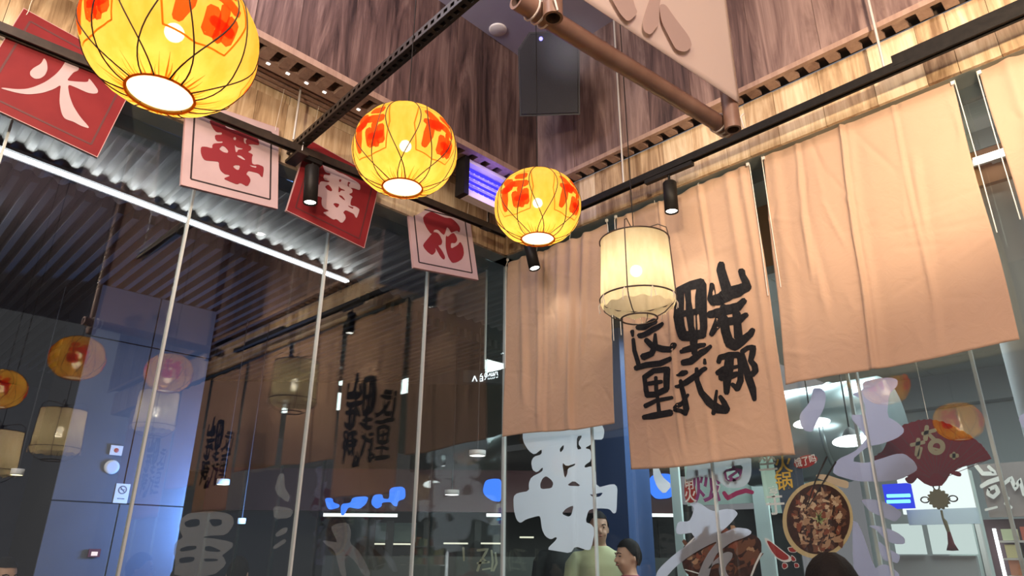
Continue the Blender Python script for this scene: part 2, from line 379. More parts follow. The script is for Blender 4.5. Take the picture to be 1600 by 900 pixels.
# beam cladding above the glass, both sides
wl = structroot('wall_left')
MB().box((-0.16, -6.0, ZG), (0.135, 0.0, ZB + 0.04)).build('beam_core', M_SOFFITG, wl)
planks(wl, 'y', -6.0, -0.16, ZG + 0.001, ZB + 0.05, 0.16, 0.024, 0.14, 0.30, MW_LITE, True, 3)
for i in range(6): MB().box((0.10, -6.0 + i * 0.98, ZB + 0.052), (0.158, -5.025 + i * 0.98, ZB + 0.115)).build('cap_board', MW_LITE, wl)
wr = structroot('wall_right')
MB().box((0.0, -0.135, ZG), (9.5, 0.16, ZB)).build('beam_core', M_SOFFITG, wr)
planks(wr, 'x', 0.16, 9.5, ZG + 0.001, ZB, -0.16, 0.024, 0.14, 0.30, MW_LITE, True, 5)
# upper walls with their notched lower edge
ul = structroot('wall_upper_left')
MB().box((XU - 0.16, -6.0, 4.06), (XU - 0.03, -0.16, ZC)).build('backing', M_SOFFIT, ul)
planks(ul, 'y', -6.0, YU, 4.02, ZC, XU, 0.03, 0.22, 0.46, MW_DARK, True, 11)
MB().box((XU - 0.035, -6.0, 3.975), (XU + 0.006, YU, 4.018)).build('edge_board', MW_EDGE, ul)
ur = structroot('wall_upper_right')
MB().box((0.45, YU + 0.03, 3.99), (9.5, -0.1, ZC)).build('backing', M_SOFFIT, ur)
planks(ur, 'x', XU, 9.5, 3.975, ZC, YU, 0.03, 0.24, 0.50, MW_DARK, True, 12)
MB().box((XU - 0.05, YU - 0.006, 3.94), (9.5, YU + 0.025, 3.973)).build('edge_board', MW_EDGE, ur)
tl = None; tr = None
for i in range(38):
    y = -0.46 - i * 0.122; tl = MB().box((XU - 0.150, y - 0.031, 3.976), (XU - 0.036, y + 0.031, 4.018)).build('edge_tooth', MW_EDGE, ul)
for i in range(36):
    x = 0.70 + i * 0.116; MB().box((x - 0.032, YU + 0.026, 3.941), (x + 0.032, YU + 0.105, 3.973)).build('edge_tooth', MW_EDGE, ur)
MB().box((XU - 0.235, -6.0, 3.990), (XU - 0.152, -0.3, 4.03)).build('inner_board', MW_EDGE, ul)
for i, x in enumerate((0.190, 0.235, 0.285, 0.335)): MB().box((x - 0.014, -6.0, 4.045), (x + 0.014, -0.3, 4.062)).build('slat', MW_EDGE, ul)
MB().box((0.02, -6.0, 4.16), (XU - 0.17, -0.16, 4.18)).build('soffit', M_SOFFIT, ul)
for i in range(26):
    y = -0.9 - i * 0.122; MB().box((0.430, y - 0.011, 3.985), (0.444, y + 0.009, 3.990)).build('leak_glint', M_LEAKGLINT, ul)  # glowing chips imitate light leaking through gaps behind the notches

# glazing: window_1 is the left wall of panes, window_2 the right one
LY = [0, -0.80, -1.625, -2.49, -3.37, -4.22, -5.1, -6.0]; RX = [0, 0.837, 1.694, 2.548, 3.41, 4.27, 5.13, 6.0, 6.86, 7.7, 8.6, 9.5]
w1 = structroot('window_1'); w2 = structroot('window_2')
for a, b in zip(LY, LY[1:]): MB().box((-0.006, b + 0.004, 0.0), (0.006, a - 0.004, ZG - 0.002)).build('glass_pane', M_GLASS, w1)
for a, b in zip(RX, RX[1:]): MB().box((a + 0.004, -0.006, 0.0), (b - 0.004, 0.006, ZG - 0.002)).build('glass_pane', M_GLASS, w2)
for y in LY[1:-1]: MB().box((-0.014, y - 0.0055, 0.0), (0.014, y + 0.0055, ZG - 0.002)).build('glass_seam', M_SEAM, w1)
MB().box((-0.012, -0.012, 0.0), (0.012, 0.012, ZG - 0.002)).build('glass_seam', M_SEAM, w1)
for x in RX[1:-1]: MB().box((x - 0.0042, -0.014, 0.0), (x + 0.0042, 0.014, ZG - 0.002)).build('glass_seam', M_SEAM, w2)

# ------------------------------------------------------------------ tracks, strut, rods
TZ = 3.62
def track(name, p0, p1, label, tm):
    t = thing(name, label, 'lighting track', p0, 'black lighting tracks')
    a, b = Vector(p0), Vector(p1); d = (b - a).normalized(); s = d.cross(Z).normalized(); c = (a + b) / 2; h = (b - a).length / 2
    mb = MB(); mb.obox(c + Z * 0.018, d, s, Z, h, 0.022, 0.004); mb.obox(c + s * 0.0185 - Z * 0.005, d, s, Z, h, 0.0035, 0.019); mb.obox(c - s * 0.0185 - Z * 0.005, d, s, Z, h, 0.0035, 0.019)
    mb.build('track_body', tm, t)
    MB().obox(c - Z * 0.012, d, s, Z, h, 0.010, 0.003).build('conductor_strip', M_BLACK, t)
    return t
def on_line(a, b, px, py):
    # point of the 3-D line a-b closest to the ray through a pixel
    d1 = (b - a).normalized(); d2 = ray(px, py); w = a - CAM; B = d1.dot(d2); D = d1.dot(w); E = d2.dot(w); t = (B * E - D) / (1 - B * B)
    return a + d1 * t
LT0, LT1 = PZ(TZ).at(-120, -5), PZ(TZ).at(792, 366)
RT0, RT1 = PZ(TZ).at(806, 367), PZ(TZ).at(1900, -114)
track('lighting_track', LT0, LT1, 'black lighting track along the left glass wall in front of the square signs', M_BROWNMETAL)
rt = track('lighting_track', RT0, RT1, 'black lighting track along the right wall above the hanging cloths', M_BLACK)
MB().obox(on_line(RT0, RT1, 1398, 107) + X * 0.45 + Z * 0.030, X, Y, Z, 0.45, 0.024, 0.030).build('driver_box', M_BLACK, rt)
# slotted channel crossing the room
st = thing('strut_channel', 'dark slotted steel channel rising from the left track toward the ceiling', 'channel', (0.3, -2.08, 3.66))
mb = MB(); S0, S1 = Vector((0.16, -2.03, 3.672)), Vector((2.22, -2.115, 3.672)); d = (S1 - S0).normalized(); s = d.cross(Z).normalized(); L = (S1 - S0).length
hw, hh = 0.027, 0.026
mb.obox((S0 + S1) / 2 + Z * hh, d, s, Z, L / 2, hw, 0.002)
mb.obox((S0 + S1) / 2 - s * hw, d, s, Z, L / 2, 0.002, hh)           # far side
# near side plate and underside are pierced by slots: build them as rails and bridges
for sgn, base, ax in ((1, s * hw, Z), (0, -Z * hh, s)):
    for e in (-1, 1):
        if ax is Z: mb.obox((S0 + S1) / 2 + base + Z * (e * 0.0185), d, s, Z, L / 2, 0.002, 0.0078)
        else: mb.obox((S0 + S1) / 2 + base + s * (e * 0.0195), d, s, Z, L / 2, 0.0078, 0.002)
    k = 0.07
    while k < L:
        c = S0 + d * k + base
        if ax is Z: mb.obox(c, d, s, Z, 0.011, 0.002, 0.011)
        else: mb.obox(c, d, s, Z, 0.011, 0.012, 0.002)
        k += 0.05
mb.build('channel', M_BROWNMETAL, st)
MB().tube([S1 - d * 0.05 + Z * 0.05, Vector((S1.x - 0.05, S1.y, ZC))], 0.005, 6).build('hanger', M_STEEL, st)
for e in (0.035, 0.165): MB().tube([S0 + d * e - Z * 0.08, S0 + d * e + Z * 0.004], 0.004, 6).build('bolt', M_STEEL, st)
MB().obox(S0 + d * 0.10 - Z * 0.088, d, s, Z, 0.085, 0.034, 0.010).build('bracket', M_BROWNMETAL, st)
def rod(p, label, r=0.007):
    t = MB().tube([(p[0], p[1], p[2]), (p[0], p[1], ZC)], r, 8); o = t.build('suspension_rod', M_STEEL); tag(o, label, 'rod', 'steel rods carrying the tracks'); return o
p = on_line(LT0, LT1, 455, 234) + Z * 0.05; rod(p, 'steel rod holding the left track beside the slotted channel')
q = on_line(LT0, LT1, 763, 350); rod(q + Z * 0.018, 'steel rod holding the left track in front of the blue insect lamp')
cb = MB().tube([q + Vector((0.012, 0, 0.0)), q + Vector((0.016, 0.0, 0.5)), q + Vector((0.010, 0, 1.0)), q + Vector((0.03, 0, ZC - q.z))], 0.0045, 6); tag(cb.build('power_cable', M_BLACK), 'black power cable running up beside the steel rod near the corner', 'cable')
p = on_line(RT0, RT1, 975, 293) + Z * 0.018; rod(p, 'steel rod holding the right track above the cream drum pendant')
p = on_line(RT0, RT1, 1383, 112) + Z * 0.018; rod(p, 'steel rod holding the right track above the wide blank cloth')
tag(MB().box((q.x - 0.03, q.y - 0.05, 3.596), (q.x + 0.02, q.y + 0.03, 3.604)).build('cable_clip', M_BROWNMETAL), 'small dark clip under the left track beside the corner lantern', 'clip')

def spot(top, direction, L, label, adapter=0.11, track_dir=Y, power=14, spot_size=80, arm=0.05):
    top = Vector(top); direction = Vector(direction).normalized()
    t = thing('track_spotlight', label, 'spotlight', top, 'cylinder spotlights on the tracks')
    sd = track_dir.cross(Z).normalized()
    MB().obox(top - Z * 0.0385, track_dir, sd, Z, adapter, 0.016, 0.014).build('adapter', M_BLACK, t)
    k = top - Z * (0.030 + arm)
    MB().tube([top - Z * 0.048, k], 0.008, 8).build('stem', M_BLACK, t)
    MB().ball(k, 0.017, n=12, k=8).build('joint', M_BLACK, t)
    c0 = k + sd * 0.0 - direction * 0.01; c1 = c0 + direction * L
    rot = direction.to_track_quat('Z', 'Y').to_matrix(); r = 0.042
    MB().lathe([(0.0, 0.0), (r * 0.92, 0.0), (r, 0.005), (r, L), (r * 0.86, L), (r * 0.84, L - 0.012), (0, L - 0.012)], 28, 0, c0, rot).build('housing', M_BLACK, t)
    MB().lathe([(r * 0.83, L - 0.010), (r * 0.4, L - 0.005), (0.0001, L - 0.004)], 24, 0, c0, rot).build('lens', M_SPOTGLOW, t)
    light('spot_beam', 'SPOT', c1 + direction * 0.015, power, (1.0, 0.88, 0.70), aim=c1 + direction, size=0.03, spot=spot_size, blend=0.8)
    return t
p = on_line(LT0, LT1, 487, 252); spot(p, (0.03, 0.05, -1), 0.245, 'bronze spotlight hanging under the left track in front of a red sign', track_dir=(LT1 - LT0).normalized(), adapter=0.055, arm=0.06, power=8)
p = on_line(RT0, RT1, 1075, 265); p2 = on_line(RT0, RT1, 1050, 277); spot(p2, (0.0, -0.02, -1), 0.205, 'black spotlight pointing down in front of the cloth with brush lettering', track_dir=X, adapter=0.17, arm=0.085, power=9, spot_size=105)
p = on_line(RT0, RT1, 829, 363); spot(p, (0.22, 0.06, -1), 0.215, 'dark tilted spotlight under the corner below the farthest yellow lantern', track_dir=X, adapter=0.10, arm=0.10, power=5, spot_size=100)
# ------------------------------------------------------------------ four square signs
PO = [(195, 85), (215, 60), (260, 20), (330, 40), (385, 70), (370, 110), (385, 155), (450, 180), (520, 190), (600, 215), (720, 260), (765, 290), (778, 340), (770, 362), (690, 350), (645, 355), (680, 375), (685, 415), (640, 440), (705, 470), (690, 500), (692, 575), (720, 590), (760, 585), (825, 610), (830, 640), (818, 735), (800, 730), (770, 690), (700, 672), (650, 660), (622, 700), (660, 730), (678, 775), (640, 848), (555, 800), (520, 822), (440, 790), (355, 752), (435, 720), (420, 708), (370, 700), (325, 660), (308, 610), (305, 555), (240, 548), (140, 540), (110, 500), (92, 440), (95, 380), (150, 378), (230, 400), (228, 360), (250, 340), (350, 335), (348, 315), (290, 318), (262, 290), (258, 240), (340, 240), (342, 210), (280, 212), (240, 170)]
POH = [[(305, 405), (345, 365), (380, 385), (418, 430), (405, 455), (350, 440)], [(475, 270), (500, 262), (510, 285), (495, 305), (475, 295)], [(595, 275), (638, 285), (615, 310), (630, 350), (600, 335)], [(488, 352), (515, 385), (585, 400), (580, 410), (530, 412), (520, 440), (500, 445)], [(515, 478), (560, 480), (618, 530), (600, 535), (530, 500)], [(465, 610), (500, 592), (555, 600), (540, 650), (515, 652)], [(660, 592), (700, 600), (748, 605), (740, 628), (690, 615)]]
HUO = [[(438, 75), (465, 115), (475, 190), (450, 250), (400, 285), (345, 288), (300, 255), (297, 215), (330, 180), (410, 135)],
       [(690, 45), (735, 75), (770, 120), (788, 180), (780, 205), (735, 220), (700, 260), (665, 305), (760, 315), (880, 322), (888, 280), (930, 330), (980, 400), (975, 430), (930, 437), (870, 425), (760, 375), (675, 340), (690, 450), (730, 560), (800, 670), (890, 770), (880, 783), (800, 755), (730, 715), (645, 690), (612, 630), (592, 520), (598, 420), (608, 345), (540, 390), (420, 430), (280, 445), (170, 430), (5, 385), (20, 375), (150, 392), (260, 390), (350, 365), (460, 315), (560, 240), (620, 170)]]
HUA = [[(640, 70), (670, 35), (720, 10), (770, 30), (820, 55), (870, 75), (920, 75), (960, 105), (1000, 150), (1015, 185), (1005, 222), (985, 200), (945, 215), (925, 225), (900, 180), (880, 165), (860, 235), (845, 245), (790, 190), (750, 195), (745, 225), (720, 235), (680, 180), (650, 120)],
       [(745, 215), (790, 225), (815, 260), (835, 310), (825, 345), (790, 350), (830, 400), (865, 470), (850, 495), (820, 470), (780, 400), (765, 370), (770, 410), (735, 450), (690, 420), (655, 380), (638, 345), (700, 270)],
       [(950, 225), (975, 260), (985, 300), (965, 330), (920, 325), (920, 385), (985, 350), (1015, 310), (1045, 370), (1052, 440), (1030, 490), (980, 520), (935, 528), (900, 480), (880, 420), (868, 360), (870, 250), (890, 265), (920, 235)]]
SIGNS = [((0.195, -3.2486, 3.4823), (0.04, 0.9875, -0.1523), (0.0834, 0.1486, 0.9854), 'red', 'red square hanging sign with pink fire character at the far end of the track'),
         ((0.195, -2.3847, 3.4735), (0.0137, 0.9942, 0.1069), (-0.0353, -0.1063, 0.9937), 'pink', 'pale pink square sign with dark red grandmother character between the two red signs'),
         ((0.195, -1.7133, 3.4867), (0.0522, 0.9884, -0.1429), (-0.0018, 0.1432, 0.9897), 'red', 'red square sign with pink grandmother character behind a bronze spotlight'),
         ((0.195, -0.8347, 3.4614), (0.1135, 0.9897, 0.0876), (-0.1443, -0.0708, 0.987), 'pink', 'pale pink square sign with dark red flower character nearest the corner')]
po_local = None
for i, (c, ux, uy, kind, lab) in enumerate(SIGNS):
    pl = Plane(c, ux, uy); hs = 0.2685
    t = thing('square_sign', lab, 'sign', c, 'square character signs on the left wall')
    bm_, lm_, gm_ = (M_RED, M_REDLINE, M_PINK) if kind == 'red' else (M_PINK, M_INK, M_CRIMSON)
    mb = MB(); mb.obox(pl.p3(0, 0, 0), pl.ux, pl.uy, pl.n, hs, hs, 0.010); mb.build('board', bm_, t)
    mb = MB()
    for e in (-1, 1):
        mb.obox(pl.p3(e * (hs + 0.0015), 0, 0), pl.ux, pl.uy, pl.n, 0.0015, hs + 0.003, 0.0105); mb.obox(pl.p3(0, e * (hs + 0.0015), 0), pl.ux, pl.uy, pl.n, hs, 0.0015, 0.0105)
    mb.build('edge_band', M_PINKEDGE, t)
    mb = MB(); q = hs - 0.045
    for e in (-1, 1):
        mb.obox(pl.p3(e * q, 0, 0.0106), pl.ux, pl.uy, pl.n, 0.0046, q, 0.0006); mb.obox(pl.p3(0, e * q, 0.0106), pl.ux, pl.uy, pl.n, q, 0.0046, 0.0006)
    mb.build('border_line', lm_, t)
    mb = MB()
    if i == 0:
        for s_ in HUO: glyph(mb, pl, [crop(0, 80, 6.4286, s_)], 0.0112, smooth=2)
    elif i == 1:
        polys = [PO] + POH; P = [[pl.uv(*p_[:2]) for p_ in crop(300, 180, 7.5, s_)] for s_ in polys]; po_local = P
        glyph(mb, pl, P, 0.0112, uv=True)
    elif i == 2: glyph(mb, pl, [[(u - 0.004, v) for u, v in s_] for s_ in po_local], 0.0112, uv=True)
    else:
        for s_ in HUA: glyph(mb, pl, [crop(560, 330, 6.43, s_)], 0.0112)
    mb.build('character', gm_, t)
    for e in (-1, 1):
        a = pl.p3(e * (hs - 0.02), hs - 0.015, 0.011); mb = MB()
        mb.tube([a + pl.n * 0.002 - pl.uy * 0.01, a + pl.n * 0.003 + pl.uy * 0.012, Vector((a.x + 0.005, a.y, a.z + 0.05)), Vector((0.215, a.y + 0.01, 4.045))], 0.0016, 5)
        mb.build('hanging_cord', M_CORD, t)

# ------------------------------------------------------------------ hanging cloths (noren)
PN = PY(-0.09)
class Cloth:
    def __init__(s, TL, TR, BR, BL, folds, waves, seed):
        s.c = [Vector((u, v)) for u, v in (TL, TR, BR, BL)]; s.folds = folds; s.waves = waves; r = random.Random(seed)
        s.ph = [(r.uniform(0, 6.28), r.uniform(2.0, 5.5), r.uniform(-0.6, 0.6)) for _ in range(4)]
        s.tie = [r.uniform(0, 6.28) for _ in range(3)]
        s.cr = [(r.uniform(0.02, 0.98), r.uniform(0.05, 0.98), r.choice([0.1, 0.25, 1.3, 1.5, 1.57, 1.65, 2.6]) + r.uniform(-0.2, 0.2), r.uniform(0.06, 0.22), r.uniform(0.0015, 0.0055) * r.choice([1, -1])) for _ in range(34)]
    def disp(s, u, v):
        d = 0.010
        for u0, wd, am, sl, v0, v1 in s.folds:
            x = (u - u0 - sl * v) / wd; k = max(0.0, min(1.0, (v - v0 + 0.08) / 0.08)) * max(0.0, min(1.0, (v1 - v + 0.12) / 0.12))
            if abs(x) < 4: d += am * k * (math.exp(-x * x) - 0.55 * math.exp(-((x - 1.6) / 1.2) ** 2))
        for ph, f, sl in s.ph: d += s.waves * 0.25 * math.sin(ph + 6.28 * f * (u + sl * v * 0.18)) * (0.35 + 0.65 * (1 - v) ** 2)
        for u0, v0, a, L_, am in s.cr:
            du, dv = u - u0, (v - v0) * 1.5; p_ = du * math.cos(a) + dv * math.sin(a); q_ = -du * math.sin(a) + dv * math.cos(a)
            if abs(p_) < 2 * L_ and abs(q_) < 0.05: d += am * math.exp(-(p_ / L_) ** 2 * 1.5 - (q_ / 0.013) ** 2)
        d += 0.005 * math.exp(-((v - 0.05) / 0.012) ** 2)      # hem of the rod pocket
        return max(d, 0.002)
    def edge(s, u): return 0.006 * math.sin(s.tie[0] + 17 * u) + 0.004 * math.sin(s.tie[1] + 41 * u) - 0.010 * math.sin(math.pi * u)
    def uv(s, u, v):
        a = s.c[0].lerp(s.c[1], u); b = s.c[3].lerp(s.c[2], u); p = a.lerp(b, v)
        return p.x + 0.004 * math.sin(9 * v + s.tie[2]), p.y + s.edge(u) * (1 - v) + 0.007 * math.sin(s.tie[1] + 7 * u) * v ** 6
    def p(s, u, v, off=0.0):
        x, z = s.uv(u, v); return Vector((x, -0.09 - s.disp(u, v) - off, z))
    def inv(s, x, z):
        a = s.c; u, v = (x - a[0].x) / (a[1].x - a[0].x), (a[0].y - z) / (a[0].y - a[3].y)
        for _ in range(6):
            X_, Z_ = s.uv(u, v); u += (x - X_) / (a[1].x - a[0].x); v -= (z - Z_) / (a[0].y - a[3].y)
        return u, v
def noren(c, label, nu=110, nv=110, group='cotton cloths hanging along the right wall', cords=True):
    base = (c.uv(0, 0)[0], -0.09, c.uv(0, 0)[1])
    t = thing('noren_cloth', label, 'cloth', base, group)
    mb = MB(); vs = [c.p(i / nu, j / nv) for j in range(nv + 1) for i in range(nu + 1)]
    fs = [(j * (nu + 1) + i, (j + 1) * (nu + 1) + i, (j + 1) * (nu + 1) + i + 1, j * (nu + 1) + i + 1) for j in range(nv) for i in range(nu)]
    mb.add(vs, fs, 0, True); o = mb.build('cloth', M_NOREN, t)
    so = o.modifiers.new('thickness', 'SOLIDIFY'); so.thickness = 0.0025; so.offset = -1
    if cords:
        for u, sg in ((0.0, -1), (1.0, 1)):
            a = c.p(u, 0.0, 0.004); L = 0.86
            mb = MB(); mb.tube([Vector((a.x, -0.10, ZG - 0.001)), a + Vector((sg * 0.002, 0, 0.006)), a + Vector((sg * 0.010, -0.004, -0.02)), a + Vector((sg * 0.012, 0, -L * 0.5)), a + Vector((sg * 0.010, 0, -L))], 0.0026, 6)
            mb.build('side_cord', M_CORD, t)
            MB().box((a.x - 0.008, -0.112, ZG - 0.022), (a.x + 0.008, -0.098, ZG - 0.002)).build('hook', M_WHITE, t)
        for u in (0.32, 0.66):
            a = c.p(u, 0.0, 0.001); MB().tube([Vector((a.x, -0.10, ZG - 0.001)), a + Vector((0, 0, 0.004)), a - Vector((0, 0, 0.012))], 0.0018, 5).build('tie_cord', M_CORD, t)
    return t
R_ = random.Random(3)
C1 = Cloth(PN.uv(795, 411), PN.uv(950, 351), PN.uv(962, 663), PN.uv(787, 683), [(0.16, 0.03, 0.016, 0.06, 0, .75), (0.34, 0.025, 0.018, 0.02, 0, .9), (0.40, 0.018, 0.010, 0.0, 0, 1), (0.55, 0.03, 0.016, -0.02, 0, .6), (0.68, 0.03, 0.018, -0.05, 0, .95), (0.80, 0.025, 0.014, -0.1, 0, .6), (0.62, 0.016, 0.010, 0.03, .55, 1)], 0.012, 1)
noren(C1, 'plain tan cloth hanging in the corner left of the lettered cloth')
C2 = Cloth(PN.uv(965, 341), PN.uv(1171, 256), PN.uv(1242, 711), PN.uv(987, 735), [(0.10, 0.025, 0.014, 0.02, 0, .5), (0.36, 0.012, 0.014, 0.0, 0, .85), (0.66, 0.016, 0.010, 0.02, 0, .6), (0.55, 0.02, 0.008, 0.0, .5, 1), (0.86, 0.03, 0.012, 0.0, 0, .55), (0.95, 0.02, 0.010, 0.0, 0, 1)], 0.004, 2)
n2 = noren(C2, 'tan cloth with eight black brush characters behind the drum pendant')
C3 = Cloth(PN.uv(1193, 242), PN.uv(1486, 123), PN.uv(1596, 533), PN.uv(1230, 603), [(0.455, 0.010, 0.020, -0.03, 0, 1), (0.47, 0.03, 0.010, -0.03, 0, 1), (0.20, 0.012, 0.009, -0.01, 0, .55), (0.06, 0.03, 0.008, 0.02, 0, 1), (0.72, 0.010, 0.007, 0.0, 0, .75), (0.80, 0.02, 0.006, -0.1, .3, .9), (0.15, 0.02, 0.008, 0.12, .35, .7)], 0.0025, 4)
noren(C3, 'wide blank tan cloth hanging right of the lettered cloth')
w_ = 1.0
C4 = Cloth(PN.uv(1527, 98), (PN.uv(1527, 98)[0] + 0.99, PN.uv(1527, 98)[1]), (PN.uv(1527, 98)[0] + 0.99, PN.uv(1527, 98)[1] - 1.39), (PN.uv(1527, 98)[0] + 0.0, PN.uv(1527, 98)[1] - 1.39), [(0.12, 0.03, 0.014, 0.0, 0, 1), (0.30, 0.03, 0.012, 0.0, 0, 1)], 0.008, 6)
noren(C4, 'tan cloth cut off by the right edge of the picture')
# brush lettering of the second cloth: strokes (x, y, width)
SA = [[(120, 50, 40), (125, 95, 25)], [(175, 20, 40), (235, 5, 50), (330, -45, 55)], [(190, 95, 45), (270, 60, 50), (350, 15, 45), (400, -25, 30)], [(245, 130, 45), (310, 190, 55), (400, 215, 55), (480, 220, 50), (515, 170, 35)], [(335, 75, 22), (335, 190, 48), (300, 260, 50), (220, 290, 60)],
      [(130, 125, 35), (140, 230, 40), (170, 330, 40), (185, 390, 40)], [(150, 395, 45), (250, 365, 50), (380, 350, 50), (480, 305, 40)],
      [(230, 470, 35), (245, 560, 40), (260, 650, 45)], [(240, 475, 45), (320, 420, 45), (440, 405, 50)], [(445, 400, 55), (440, 500, 55), (440, 590, 50)], [(255, 645, 50), (340, 640, 50), (440, 590, 50)], [(340, 480, 30), (345, 600, 35), (360, 700, 30), (370, 800, 35)], [(270, 540, 35), (340, 530, 40), (395, 520, 30)], [(240, 750, 40), (340, 700, 35), (490, 670, 30)], [(225, 855, 40), (320, 840, 55), (480, 810, 55)]]
SB = [[(505, 20, 62), (500, 80, 85), (530, 180, 88), (565, 290, 95)], [(415, 230, 45), (415, 300, 65), (410, 370, 80), (430, 400, 80)], [(420, 400, 85), (500, 370, 110), (600, 310, 115), (690, 290, 112), (770, 255, 80)], [(715, 95, 60), (725, 140, 55), (755, 200, 60), (770, 260, 70)],
      [(385, 530, 65), (460, 515, 75), (570, 480, 90), (680, 450, 80), (745, 395, 60)], [(540, 460, 90), (500, 560, 80), (450, 660, 70), (405, 730, 45)], [(530, 560, 80), (550, 700, 85), (580, 800, 90)], [(580, 598, 70), (690, 580, 75), (770, 535, 45)], [(660, 520, 80), (670, 640, 75), (680, 760, 80)], [(580, 800, 100), (640, 840, 95), (720, 790, 80), (800, 730, 60), (825, 680, 40)],
      [(85, 290, 90), (85, 400, 90), (75, 550, 100), (90, 650, 95), (120, 740, 90)], [(80, 290, 70), (200, 235, 80), (310, 210, 85)], [(310, 220, 85), (302, 350, 105), (305, 500, 100), (310, 650, 100), (300, 730, 90)], [(165, 280, 60), (178, 400, 50), (190, 520, 70), (203, 650, 55), (230, 760, 80), (235, 880, 60)], [(90, 525, 60), (190, 510, 55), (310, 490, 55)], [(110, 745, 85), (210, 745, 95), (320, 725, 80)], [(130, 888, 50), (220, 853, 45), (340, 827, 30)]]
SCC = [[(100, 130, 35), (200, 105, 45), (330, 62, 40)], [(230, 0, 60), (240, 150, 55)], [(120, 240, 55), (200, 225, 65), (300, 150, 60), (400, 75, 35)],
       [(480, 235, 45), (495, 190, 50), (580, 165, 60), (680, 160, 55)], [(590, 180, 80), (580, 300, 90), (565, 420, 75), (560, 540, 52)], [(465, 345, 45), (530, 310, 60), (580, 290, 60)], [(500, 390, 60), (580, 380, 70), (670, 350, 45)], [(600, 292, 35), (690, 275, 30)], [(690, 170, 50), (700, 300, 45), (700, 420, 60), (668, 500, 55)], [(668, 500, 55), (615, 455, 35)],
       [(712, 150, 50), (740, 250, 60), (785, 400, 72), (820, 500, 68), (840, 610, 40)], [(715, 130, 45), (770, 92, 42), (830, 88, 52), (820, 150, 58), (800, 220, 48), (840, 268, 58), (850, 320, 58), (815, 362, 50)],
       [(60, 365, 20), (120, 345, 55), (160, 335, 38)], [(60, 482, 30), (150, 440, 55), (260, 365, 55), (350, 295, 35)], [(95, 420, 40), (110, 500, 50), (140, 600, 50), (155, 700, 60), (150, 760, 30)], [(150, 748, 45), (95, 722, 40), (35, 710, 35)], [(40, 695, 45), (120, 635, 38), (175, 560, 25)], [(260, 300, 35), (265, 420, 45), (310, 540, 60), (390, 640, 70), (470, 700, 85), (560, 720, 60)], [(560, 712, 68), (535, 640, 52), (495, 580, 40)], [(460, 520, 25), (445, 620, 35), (425, 750, 38)], [(340, 205, 20), (342, 250, 28)]]
STROKES = [(crop(970, 510, 6.0, s_)) for s_ in SA] + [crop(1050, 410, 6.4286, s_) for s_ in SB] + [crop(1050, 530, 6.4286, s_) for s_ in SCC]
mb = MB()
def on_cloth(x, y):
    u, v = C2.inv(*PN.uv(x, y)); return C2.p(u, v, 0.0035)
for s_ in STROKES: mb.strip([(x_, y_, w_ * 1.12) for x_, y_, w_ in s_], on_cloth, sub=6)
o = mb.build('brush_lettering', M_BRUSH, n2); so = o.modifiers.new('thickness', 'SOLIDIFY'); so.thickness = 0.001; so.offset = 0
# cloths further along the wall, seen only as reflections in the left glass
x0 = PN.uv(1527, 98)[0] + 1.06
for k in range(4):
    lettered = k % 2 == 0; H = 1.73 if lettered else 1.39
    cc = Cloth((x0, 3.55), (x0 + 0.98, 3.55), (x0 + 0.98, 3.55 - H), (x0, 3.55 - H), [(0.3, 0.03, 0.014, 0.0, 0, 1), (0.7, 0.02, 0.012, 0.0, 0, 1)], 0.009, 20 + k)
    t = noren(cc, 'tan %s cloth outside the picture, %s along the right wall' % ('lettered' if lettered else 'blank', ('fifth', 'sixth', 'seventh', 'eighth')[k]), nu=40, nv=30, cords=False)
    if lettered:
        mb = MB(); dx = x0 - C2.c[0].x
        def far_map(x, y, cc=cc, dx=dx):
            X_, Z_ = PN.uv(x, y); u, v = cc.inv(X_ + dx, Z_); return cc.p(u, v, 0.004)
        for s_ in STROKES: mb.strip(s_, far_map, sub=3)
        mb.build('brush_lettering', M_BRUSH, t)
    x0 += 1.06

